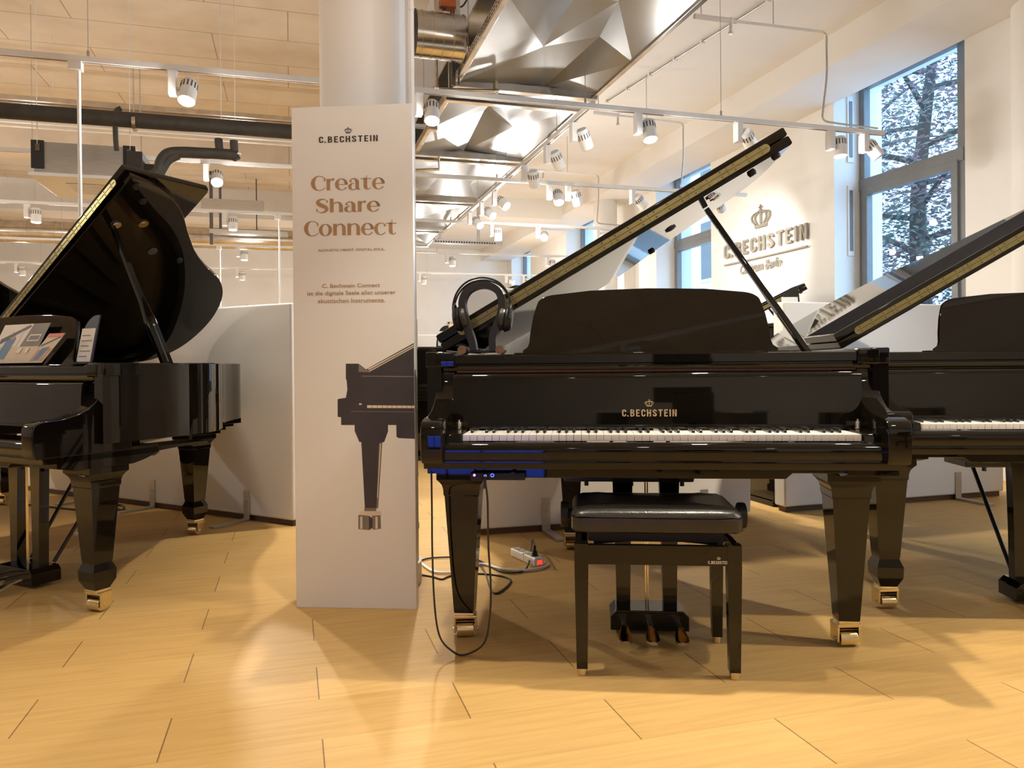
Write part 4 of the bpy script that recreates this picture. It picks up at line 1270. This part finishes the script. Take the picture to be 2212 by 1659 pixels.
def cushion(wx, wy, z0, z1, crown, m, seam=None):
    """padded box: superellipse outline, swelling top"""
    rings = []; n = 64
    prof = [(.97, z0, 0), (1.0, z0 + .006, 0), (1.0, z1 - .022, 0), (1.0, z1 - .019, 0), (.978, z1 - .017, 0), (.995, z1 - .014, 0), (.975, z1 - .004, 0), (.93, z1 + .003, 0), (.80, z1 + crown * .6, 0), (.5, z1 + crown * .92, 0), (.2, z1 + crown, 0)]
    for sc, z, _ in prof:
        r = []
        for k in range(n):
            a = 2 * PI * k / n; c, s = math.cos(a), math.sin(a); e = .16
            r.append(Vector((wx * sc * abs(c) ** e * (1 if c > 0 else -1) if abs(c) > 1e-6 else 0, wy * (sc if sc > .9 else sc) * (abs(s) ** e) * (1 if s > 0 else -1) if abs(s) > 1e-6 else 0, z + .0012 * math.sin(a * 9 + z * 400))))
        rings.append(r)
    q = MB(); q.loft(rings, m); return q


cushion(.258, .176, .440, .502, .014, LEATH).build('seat', t, 60)
for s_ in (-1, 1):
    q = MB(); q.cyl((s_ * .255, -.0, .463), (s_ * .268, -.0, .463), .016, BLKPL, seg=20); q.cyl((s_ * .268, -.0, .463), (s_ * .294, -.0, .463), .041, BLKPL, seg=32, bev=.005); q.build('side_knob', t)

# ------------------------------------------------------------------ power strip and its cables
p0, p1 = onz(1112, 1203), onz(1167, 1228)
dv = (p1 - p0).normalized(); ang = math.atan2(dv.y, dv.x)
t = thing('power_strip', 'white multi socket power strip on the floor with red switch', 'power strip', onz(1138, 1212), ang)
q = MB(); q.box((-.125, -.026, 0), (.125, .026, .042), WPLAS, .009, 3); q.box((.0, -.0268, .004), (.012, .0268, .0425), PAPER, .002); st = q.build('body', t)
for x in (-.09, -.045, .02, .078):
    q = MB(); q.cyl((x, 0, .0415), (x, 0, .0432), .018, PRINTG, seg=24); q.cyl((x, 0, .0425), (x, 0, .0435), .015, WPLAS, seg=24)
    for d_ in (-.006, .006): q.cyl((x + d_, 0, .043), (x + d_, 0, .044), .002, DARK, seg=8)
    q.build('socket', t)
q = MB(); q.box((.124, -.014, .012), (.1275, .012, .032), REDLED, .001); q.build('switch', t)
q = MB(); q.cyl((.078, 0, .044), (.078, 0, .07), .016, BLKPL, r1=.009, seg=16); q.cyl((.078, 0, .07), (.078, 0, .09), .006, BLKPL, seg=10)
o = q.build('power_plug', t); 


def floor_cable(name, label, pts, r, m, lift=None):
    P = [onz(x, y) + Vector((0, 0, r if len(z) == 0 else z[0])) for x, y, *z in pts]
    q = MB(); q.tube(catmull(P, 7), r, m, 8)
    return tag(q.build(name), label, 'cable')


pc = Frame((t.location.x, t.location.y), ang).wor((.078, 0, .088))
Pk = [pc] + [onz(x, y) + Vector((0, 0, z)) for x, y, z in ((1150, 1192, .06), (1146, 1215, .03), (1136, 1232, .006), (1115, 1240, .006), (1085, 1238, .006), (1060, 1226, .006), (1045, 1218, .006), (1033, 1213, .006), (985, 1206, .006), (930, 1208, .006), (902, 1216, .006))]
q = MB(); q.tube(catmull(Pk, 7), .0042, CABLE, 8); tag(q.build('power_cable'), 'black cable plugged into the white power strip', 'cable')
pw = Frame((t.location.x, t.location.y), ang).wor((.127, .016, .014))
Pk = [pw] + [onz(x, y) + Vector((0, 0, .008)) for x, y in ((1185, 1222), (1170, 1230), (1130, 1236), (1080, 1232), (1040, 1222), (990, 1238), (945, 1240), (920, 1228), (903, 1213))]
q = MB(); q.tube(catmull(Pk, 7), .0062, WPLAS, 8); tag(q.build('power_cable'), 'thick white cable leading from the power strip across the floor', 'cable')
floor_cable('power_cable', 'black cable with a loose bend on the floor below the keyboard', [(902, 1242), (935, 1248), (955, 1253), (975, 1246), (1030, 1241), (1075, 1245), (1100, 1252), (1102, 1260), (1088, 1275), (1070, 1284), (1058, 1270), (1050, 1245), (1040, 1225), (1031, 1210)], .0042, CABLE)

# ------------------------------------------------------------------ display board before the column
BW = BD.pl(900, 1316, 1, 0).x; BH = BD.pl(754, 228, 1, 0).z
t = thing('display_board', 'tall white display board lettered Create Share Connect', 'display board', (BD.o[0], BD.o[1], 0), BD.ang)
q = MB(); q.box((0, 0, 0), (BW, .035, BH), PANEL, .0015, 1); q.build('board', t)


def bu(x, y): p = BD.pl(x, y, 1, 0); return (p.x, p.z)


BM = Matrix.Translation((0, -.0004, 0)) @ FRONT
def btext(body, m, bl, tr, name, bold=.0, me=None):
    a, c = bu(*bl), bu(*tr); q = MB(); fit_text(q, body, m, BM, a[0], c[0], a[1], c[1], .0007, bold, me=me); q.build(name, t, 0)
q = MB(); a, c = bu(689, 309), bu(816, 291.5); logo(q, INK, BM, a[0], c[0], a[1], c[1], .0007, .028); q.build('brand_logo', t, 0)
btext('', TAN, (672, 413), (831, 376), 'headline', me=serif_mesh('Create'))
btext('', TAN, (683, 461), (821, 426), 'headline', me=serif_mesh('Share'))
btext('', TAN, (657, 511), (857, 473), 'headline', me=serif_mesh('Connect'))
btext('ACOUSTIC HEART. DIGITAL SOUL.', TAN, (687, 543.5), (832, 535.5), 'slogan', .010)
btext('C. Bechstein Connect', TAN, (696, 622), (821, 611.5), 'body_text', .008)
btext('ist die digitale Seele aller unserer', TAN, (664, 641), (855, 626.5), 'body_text', .008)
btext('akustischen Instrumente.', TAN, (687, 655), (832, 643.5), 'body_text', .008)


def bz(zx, zy): return bu(680 + zx / 3.95, 680 + zy / 3.95)
pr = MB()
def dec(poly, m, k=1):
    pr.prism([(min(u, BW - .001), z) for u, z in poly], m, 'y', -.0004 * k, .0005)
dec([bz(*p) for p in ((440, 465), (850, 240), (850, 500), (480, 495))], PRINTB)
dec([bz(*p) for p in ((452, 463), (850, 252), (850, 262), (462, 472))], PRINTC, 2)
dec([bz(*p) for p in ((462, 480), (850, 270), (850, 278), (468, 486))], PRINTC, 2)
dec([bz(*p) for p in ((265, 417), (372, 417), (472, 490), (862, 495), (862, 940), (225, 940), (225, 875), (195, 870), (195, 722), (210, 716), (265, 708), (278, 640), (272, 560), (265, 545))], PRINTB)
dec([bz(*p) for p in ((375, 425), (470, 490), (375, 488))], PRINTG, 2)
dec([bz(*p) for p in ((400, 520), (862, 525), (862, 532), (400, 527))], PRINTG, 2)
dec([bz(*p) for p in ((447, 772), (862, 775), (862, 797), (447, 795))], PRINTC, 2)
for k in range(9): dec([bz(*p) for p in ((490 + k * 42, 773), (493 + k * 42, 773), (493 + k * 42, 797), (490 + k * 42, 797))], PRINTB, 3)
dec([bz(*p) for p in ((310, 822), (862, 826), (862, 831), (310, 826))], PRINTG, 2)
dec([bz(*p) for p in ((378, 755), (400, 755), (400, 769), (378, 769))], PRINTC, 2)
dec([bz(*p) for p in ((340, 938), (625, 938), (625, 995), (592, 1087), (576, 1087), (541, 1650), (427, 1650), (397, 1085), (380, 1085), (340, 990))], PRINTB)
dec([bz(*p) for p in ((548, 1092), (572, 1092), (541, 1650), (526, 1650))], PRINTG, 2)
dec([bz(*p) for p in ((557, 1100), (566, 1100), (538, 1560), (532, 1560))], PRINTC, 3)
dec([bz(*p) for p in ((695, 938), (862, 938), (862, 1058), (715, 1052), (697, 1040))], PRINTB)
dec([bu(*p) for p in ((787, 1098), (813, 1098), (813, 1104), (787, 1104))], PRINTG)
dec([bu(*p) for p in ((778, 1104), (823, 1104), (824, 1113), (776, 1113))], PRINTC)
dec([bu(*p) for p in ((774, 1112), (797, 1114), (797, 1145), (774, 1143))], PRINTG)
dec([bu(*p) for p in ((797, 1114), (805, 1120), (805, 1140), (797, 1145))], PRINTB)
dec([bu(*p) for p in ((803, 1114), (822, 1113), (823, 1142), (805, 1144))], PRINTG)
dec([bu(*p) for p in ((778, 1116), (783, 1116), (783, 1142), (778, 1142))], PRINTC, 2)
dec([bu(*p) for p in ((811, 1116), (816, 1116), (816, 1142), (811, 1142))], PRINTC, 2)
pr.build('printed_grand', t, 0)

# cable duct rising beside the board
q = MB(); q.cyl((0, 0, .30), (0, 0, ZC), .0095, WMET, seg=20); q.cyl((0, 0, 1.02), (0, 0, 1.14), .0125, WMET, seg=20); q.cyl((0, 0, .285), (0, 0, .31), .0125, WMET, seg=20)
q.box((-.012, .008, .3), (.008, .10, 3.88), WMET, .002)
for z in (.5, 1.6, 2.4): q.cyl((0, 0, z), (0, 0, z + .015), .0115, WMET, seg=20)
pp = ony(897, 900, 3.10)
tag(q.build('cable_pipe', loc=(pp.x, 3.10, 0)), 'slim white cable pipe rising along the right edge of the display board', 'pipe')

# ------------------------------------------------------------------ wall letters on the window wall
WM = Matrix(((0, 0, -1, XW), (-1, 0, 0, 0), (0, 1, 0, 0), (0, 0, 0, 1)))     # text x -> -Y, text y -> z, depth -> -X
q0, q1 = onx(1569, 560, XW), onx(1748.8, 517.6, XW)
t = thing('wall_sign', 'grey metal company lettering with crown on the brightly lit wall', 'sign', (XW, q0.y, q0.z))
SM = Matrix(((0, 0, -1, -.022), (-1, 0, 0, 0), (0, 1, 0, 0), (0, 0, 0, 1)))
ln = q0.y - q1.y
ws = []; x = 0.0
for ch in 'C.BECHSTEIN':
    g_, w_ = cap_glyph(ch); ws.append((g_, x)); x += w_ + (.10 if ch == 'C' and x == 0 else .22 if ch == '.' else .16 if ch == 'C' else .19)
kx = ln / (x - .19)
for g_, x_ in ws:
    q = MB(); me = flat([[(p[0] + x_, p[1]) for p in pl2] for pl2 in g_])
    xs = [v.co.x for v in me.vertices]; ys_ = [v.co.y for v in me.vertices]
    fit_text(q, '', SIGNM, SM, min(xs) * kx, max(xs) * kx, min(ys_) * .172, max(ys_) * .172, .016, me=me); q.build('letter', t, 0)
cy = q0.y - 7.87
q = MB(); fit_text(q, '', SIGNM, SM, cy - .19, cy + .19, .27, .54, .016, me=crown_mesh()); q.build('crown', t, 0)
q = MB(); q.box((-.038, -ln, -.088), (-.022, .0, -.072), SIGNM); q.build('underline', t)
q = MB(); fit_text(q, 'Centrum Berlin', SIGNM, SM, ln * .22, ln * .72, -.235, -.125, .012, .01, shear=.35); q.build('script_letters', t, 0)
q = MB()
for a in (.1, .5, .9): q.cyl((-.03, -ln * a, -.08), (0, -ln * a, -.08), .004, SIGNM, seg=8)
q.build('stand_off', t)


# ------------------------------------------------------------------ uprights and far objects behind the partitions
def upright(x, y, rot, label, w=1.45, h=1.21):
    t = thing('upright_piano', label, 'piano', (x, y, 0), rot, 'black upright pianos')
    q = MB(); q.box((-w / 2, 0, .03), (w / 2, .34, h - .03), BLACK, .006); q.build('body', t)
    q = MB(); q.box((-w / 2 - .01, -.012, h - .03), (w / 2 + .01, .35, h), BLACK, .008); q.build('lid', t)
    q = MB(); q.box((-w / 2, -.24, .60), (w / 2, 0, .64), BLACK, .006); q.prism([(-.235, .64), (-.235, .70), (-.18, .735), (0, .76), (0, .64)], BLACK, 'x', -w / 2, w, .003); q.build('key_shelf', t)
    for s_ in (-1, 1):
        q = MB(); q.box((s_ * (w / 2 - .035) - .03, -.22, .05), (s_ * (w / 2 - .035) + .03, -.16, .60), BLACK, .004); q.build('leg', t)
    q = MB(); q.box((-w / 2, -.24, 0), (w / 2, .33, .05), BLACK, .006); q.build('plinth', t)
    return t


upright(3.76, 4.66, PI, 'black upright piano behind the right partition, glossy end showing')
upright(1.95, 4.68, PI, 'black upright piano hidden behind the middle partition')
upright(1.34, 7.80, 0, 'small distant upright piano just right of the display board', 1.3, 1.145)


def sign_holder(p, rot, label, s=1.0, fl=1, zb=0.0):
    t = thing('price_holder', label, 'sign holder', p, rot, 'black piano shaped price holders')
    c = [(q_.x * fl, q_.y) for q_ in catmull([(-.060, .0, 0), (-.058, .05, 0), (-.045, .12, 0), (-.02, .175, 0), (.01, .20, 0), (.035, .207, 0)], 4)]
    out = [(x * s, z * s) for x, z in c + [(.055 * fl, .207), (.055 * fl, 0)]]
    M_ = Matrix.Rotation(-.2, 4, 'X')
    q = MB(); q.prism(out, BLKPL, 'y', 0, .006, .0015, M=M_); q.build('back_plate', t)
    q = MB(); q.box((-.042 * s, -.0022, .01 * s), (.045 * s, 0, .15 * s), PAPER, M=M_)
    for k in range(5): q.box((-.032 * s, -.003, (.03 + k * .022) * s), ((.02 + .015 * (k % 2)) * s, -.002, (.034 + k * .022) * s), PRINTG, M=M_)
    q.build('price_sheet', t, 0)
    q = MB(); q.box((-.055 * s, -.02 * s, 0), (.055 * s, .03 * s, .006), BLKPL, .001); q.build('stand', t)
    return t


hp = ony(1100, 640, 4.50); sign_holder((hp.x, 4.50, 1.211), -.28, 'black price holder peeking over the middle partition beside the headphones', 1.15)
hp = ony(1709, 640, 4.50); sign_holder((hp.x, 4.50, 1.211), -.28, 'black price holder standing above the right partition', 1.3)
hp = ony(956, 746, 7.9); sign_holder((hp.x, 7.9, 1.146), -.25, 'black price holder on the small distant upright', 1.12)

pf = ony(968, 719, 18.97); pg = ony(1000, 696, 18.97)
t = thing('picture_frame', 'small gold framed picture on the far wall', 'picture', (pf.x, 18.99, pf.z))
w_, h_ = pg.x - pf.x, pg.z - pf.z
q = MB(); q.box((0, -.03, 0), (w_, 0, .04), GOLDP); q.box((0, -.03, h_ - .04), (w_, 0, h_), GOLDP); q.box((0, -.03, 0), (.04, 0, h_), GOLDP); q.box((w_ - .04, -.03, 0), (w_, 0, h_), GOLDP); q.build('frame', t)
q = MB(); q.box((.03, -.015, .03), (w_ - .03, -.005, h_ - .03), PAPER); q.box((w_ * .35, -.018, h_ * .25), (w_ * .65, -.014, h_ * .7), BLUEP); q.build('print', t, 0)

# ------------------------------------------------------------------ things on the left grand
def pl_(x, y, v): return PL.pl(x, y, 1, v)


z0l = .964
hb = pl_(172, 782, .30)
sign_holder(PL.wor((hb.x + .02, .30, z0l + .004)), PL.ang, 'black price holder with white sheet on the left grand', 1.0)


def leaflet(name, label, cat, quad, y, mats, tilt=-.24):
    """flat printed sheet leaning on the music desk of the left grand"""
    P = [pl_(px, py, y) for px, py in quad]          # bottom-left, bottom-right, top-right, top-left
    zb = z0l + .012; b0 = Vector((P[0].x, y, zb))
    t = thing(name, label, cat, PL.wor(b0), PL.ang)
    wd = P[1].x - P[0].x; ht = P[2].z - P[1].z; sk = P[3].x - P[0].x
    M_ = Matrix.Rotation(tilt, 4, 'X')
    def uv(a, c): return (wd * a + sk * c, ht * c)
    q = MB(); q.prism([uv(0, 0), uv(1, 0), uv(1, 1), uv(0, 1)], mats[0], 'y', 0, .0015, M=M_); q.build('sheet', t, 0)
    q = MB()
    for k, (poly, m) in enumerate(mats[1]):
        q.prism([uv(*p) for p in poly], m, 'y', -.0006 - .0003 * k, .0006, M=M_)
    q.build('print', t, 0)
    return t


SKINP = noise_tint(mat('print_skin', (.55, .32, .20), .5), (.5, .28, .17), (.6, .37, .24), 20)
leaflet('brochure', 'open brochure with photo print on the music desk of the left grand', 'brochure', ((-30, 792), (66, 792), (86, 702), (-10, 702)), .262,
        (PAPER, [([(.0, 0), (1, 0), (1, .42), (0, .42)], PRINTC), ([(.58, .42), (1, .42), (1, 1), (.66, 1)], PRINTG), ([(.2, .35), (.5, .45), (.52, .95), (.2, .95)], PAPER),
                 ([(.16, .1), (.36, .1), (.42, .62), (.33, .75), (.22, .6)], BLUEP), ([(.28, .62), (.38, .62), (.38, .78), (.29, .80)], SKINP), ([(.1, .5), (.62, .92), (.6, .97), (.08, .62)], PRINTB),
                 ([(.68, .55), (.94, .55), (.95, .72), (.70, .72)], PAPER), ([(.7, .58), (.92, .58), (.93, .69), (.72, .69)], PRINTG), ([(.56, .25), (.66, .25), (.68, .38), (.58, .38)], PAPER), ([(.76, .25), (.82, .25), (.83, .38), (.77, .38)], PAPER)]))
leaflet('postcard', 'small printed card leaning beside the brochure on the left grand', 'card', ((57, 794), (90, 794), (119, 728), (92, 732)), .250,
        (PRINTC, [([(.1, .05), (.9, .05), (.9, .5), (.1, .45)], SKINP), ([(.25, .1), (.6, .1), (.7, .55), (.3, .5)], BLUEP), ([(.1, .55), (.9, .85), (.9, .9), (.1, .62)], PRINTB), ([(.0, .88), (1, .88), (1, 1), (0, 1)], ORANGE)]))

# lamp base and cables by the left partition
lp = onz(243, 1102)
q = MB(); q.box((-.03, -.03, 0), (.03, .03, .012), WPLAS, .003); q.cyl((0, 0, .01), (0, 0, .07), .012, WPLAS, seg=14); q.cyl((0, 0, .07), (0, 0, .14), .008, DGREY, seg=12)
tag(q.build('plug_adapter', loc=lp), 'white plug adapter on the floor below the left grand', 'adapter')
floor_cable('power_cable', 'dark cable coil on the floor near the left partition', [(60, 1092), (120, 1098), (180, 1104), (250, 1106), (268, 1100), (262, 1093), (250, 1096), (262, 1104), (276, 1104)], .006, CABLE)

# second grand further left: only the tail curve of its lid shows
PL2 = Frame((-2.784, 5.046), math.radians(-43.7))
make_grand('farthest left grand piano, only its lid corner showing at the edge', PL2, Ln=1.66, spade=True, keys=False, rear=(-.143, 1.36), plain=True, ys=.5, yf=.52, flap=.46, lid_deg=34.5, zs=.975)

# ------------------------------------------------------------------ behind the camera (seen only as reflections in the polish)
def desk(x, y, rot, label):
    t = thing('office_desk', label, 'desk', (x, y, 0), rot)
    q = MB(); q.box((-.8, -.4, .71), (.8, .4, .74), PANEL, .004); q.build('desk_top', t)
    for s_ in (-1, 1):
        q = MB(); q.box((s_ * .75 - .03, -.38, 0), (s_ * .75 + .03, .38, .71), DGREY, .004); q.build('leg_frame', t)
    q = MB(); q.box((-.72, -.39, .25), (.72, -.37, .70), PANEL); q.build('modesty_panel', t)
    return t


def chair(x, y, rot, label):
    t = thing('office_chair', label, 'chair', (x, y, 0), rot)
    q = MB(); q.box((-.23, -.22, .43), (.23, .22, .50), SATIN, .03, 3); q.build('seat', t)
    q = MB(); q.box((-.22, .18, .56), (.22, .24, 1.0), SATIN, .03, 3, M=None); q.build('backrest', t)
    q = MB(); q.box((-.03, .2, .40), (.03, .24, .62), BLKPL, .01); q.cyl((0, 0, .1), (0, 0, .43), .025, BLKPL); q.build('column_post', t)
    q = MB()
    for k in range(5):
        a = k * 2 * PI / 5; q.cyl((0, 0, .09), (.28 * math.cos(a), .28 * math.sin(a), .055), .018, BLKPL, seg=8); q.ball((.28 * math.cos(a), .28 * math.sin(a), .028), .028, BLKPL, seg=12)
    q.build('star_base', t)
    return t


desk(-.1, -3.0, .05, 'white office desk behind the camera'); desk(2.0, -3.3, .0, 'second white office desk behind the camera')
chair(.1, -2.2, PI + .3, 'black office chair behind the camera at the first desk'); chair(1.9, -2.4, PI - .4, 'black office chair behind the camera at the second desk')
for k, (x, y) in enumerate(((-.1, -3.05), (2.0, -3.35))):
    t = thing('monitor', ['black monitor on the first desk behind the camera', 'black monitor on the second desk behind the camera'][k], 'monitor', (x, y, .741))
    q = MB(); q.box((-.3, -.02, .12), (.3, .02, .48), BLKPL, .006); q.build('screen', t)
    q = MB(); q.box((-.12, -.1, 0), (.12, .1, .012), BLKPL, .004); q.box((-.02, -.02, .01), (.02, .02, .14), BLKPL); q.build('stand', t)
BLUEL = mat('blue_light', (.02, .05, .3), .4, emit=(.06, .14, 1.0), es=4)
BLUEH = mat('blue_light_line', (.1, .2, .6), .4, emit=(.2, .35, 1.0), es=9)
t = thing('light_box', 'low blue glowing display box on the floor behind the camera', 'light box', PA.wor((-1.02, -3.6, 0)), PA.ang)
q = MB(); q.box((-.5, 0, 0), (.5, .12, .52), DGREY, .01); q.build('housing', t)
q = MB()
for a, c in ((-.48, -.30), (-.28, -.0), (.02, .48)): q.box((a, .118, .06), (c, .124, .46), BLUEL); q.box((a, .118, .465), (c, .124, .49), BLUEH)
q.build('glowing_panel', t)

# ------------------------------------------------------------------ outside the windows
def tree(x, y, h, r, label, seed, n=5200):
    rnd = random.Random(seed)
    t = thing('tree', label, 'tree', (x, y, -.6))
    q = MB(); q.tube(catmull([(0, 0, 0), (.05, .1, h * .25), (-.08, .05, h * .5), (.1, -.1, h * .8)], 5), [.2 * (1 - k / 22) for k in range(16)], BARK, 10)
    for k in range(16):
        a = k * 2.4; z = h * (.25 + .035 * k); q.tube(catmull([(0, 0, z), (.9 * r * math.cos(a) * .5, .9 * r * math.sin(a) * .5, z + .25), (.85 * r * math.cos(a), .85 * r * math.sin(a), z + .3)], 4), [.05, .045, .04, .035, .03, .025, .02, .015, .01], BARK, 6)
    q.build('trunk', t)
    bm_ = bmesh.new()
    for k in range(n):
        while True:
            p = Vector((rnd.uniform(-1, 1), rnd.uniform(-1, 1), rnd.uniform(-1, 1)))
            if .25 < p.length < 1: break
        p = Vector((p.x * r, p.y * r, h * .55 + p.z * h * .48))
        s_ = rnd.uniform(.03, .06)
        u = Vector((rnd.uniform(-1, 1), rnd.uniform(-1, 1), rnd.uniform(-.5, .5))).normalized(); v = u.orthogonal().normalized()
        vs = [bm_.verts.new(p + u * s_), bm_.verts.new(p + v * s_ * .55), bm_.verts.new(p - u * s_), bm_.verts.new(p - v * s_ * .55)]
        bm_.faces.new(vs)
    me = bpy.data.meshes.new('foliage'); bm_.to_mesh(me); bm_.free(); me.materials.append(LEAF)
    o = bpy.data.objects.new('foliage', me); COL.objects.link(o); o.parent = t; o['kind'] = 'stuff'
    return t


tree(9.2, 9.3, 8.0, 2.3, 'leafy copper and green tree outside the tall window', 2, 22000)
tree(12.6, 14.2, 9.0, 2.1, 'second leafy tree outside, farther along the street', 5, 9000)
struct(MB().box((6.0, -8, -.75), (30, 40, -.6), FACADE).build('ground'), 'pale pavement outside the windows', 'ground')
t = thing('building', 'pale building across the street seen through the farther windows', 'building', (15.5, 24, -.6))
q = MB(); q.box((0, -4, 0), (6, 16, 14), FACADE); q.box((-.2, -4.0, 0), (0, -3.2, 14), BRICKM); q.build('facade', t, 0)
for k in range(5):
    for j in range(3):
        q = MB(); q.box((-.05, -2.4 + k * 3.2, 1.2 + j * 3.6), (.02, -.6 + k * 3.2, 3.4 + j * 3.6), DGREY); q.box((-.09, -2.5 + k * 3.2, 1.1 + j * 3.6), (.02, -.5 + k * 3.2, 1.2 + j * 3.6), FACADE); q.build('facade_window', t)
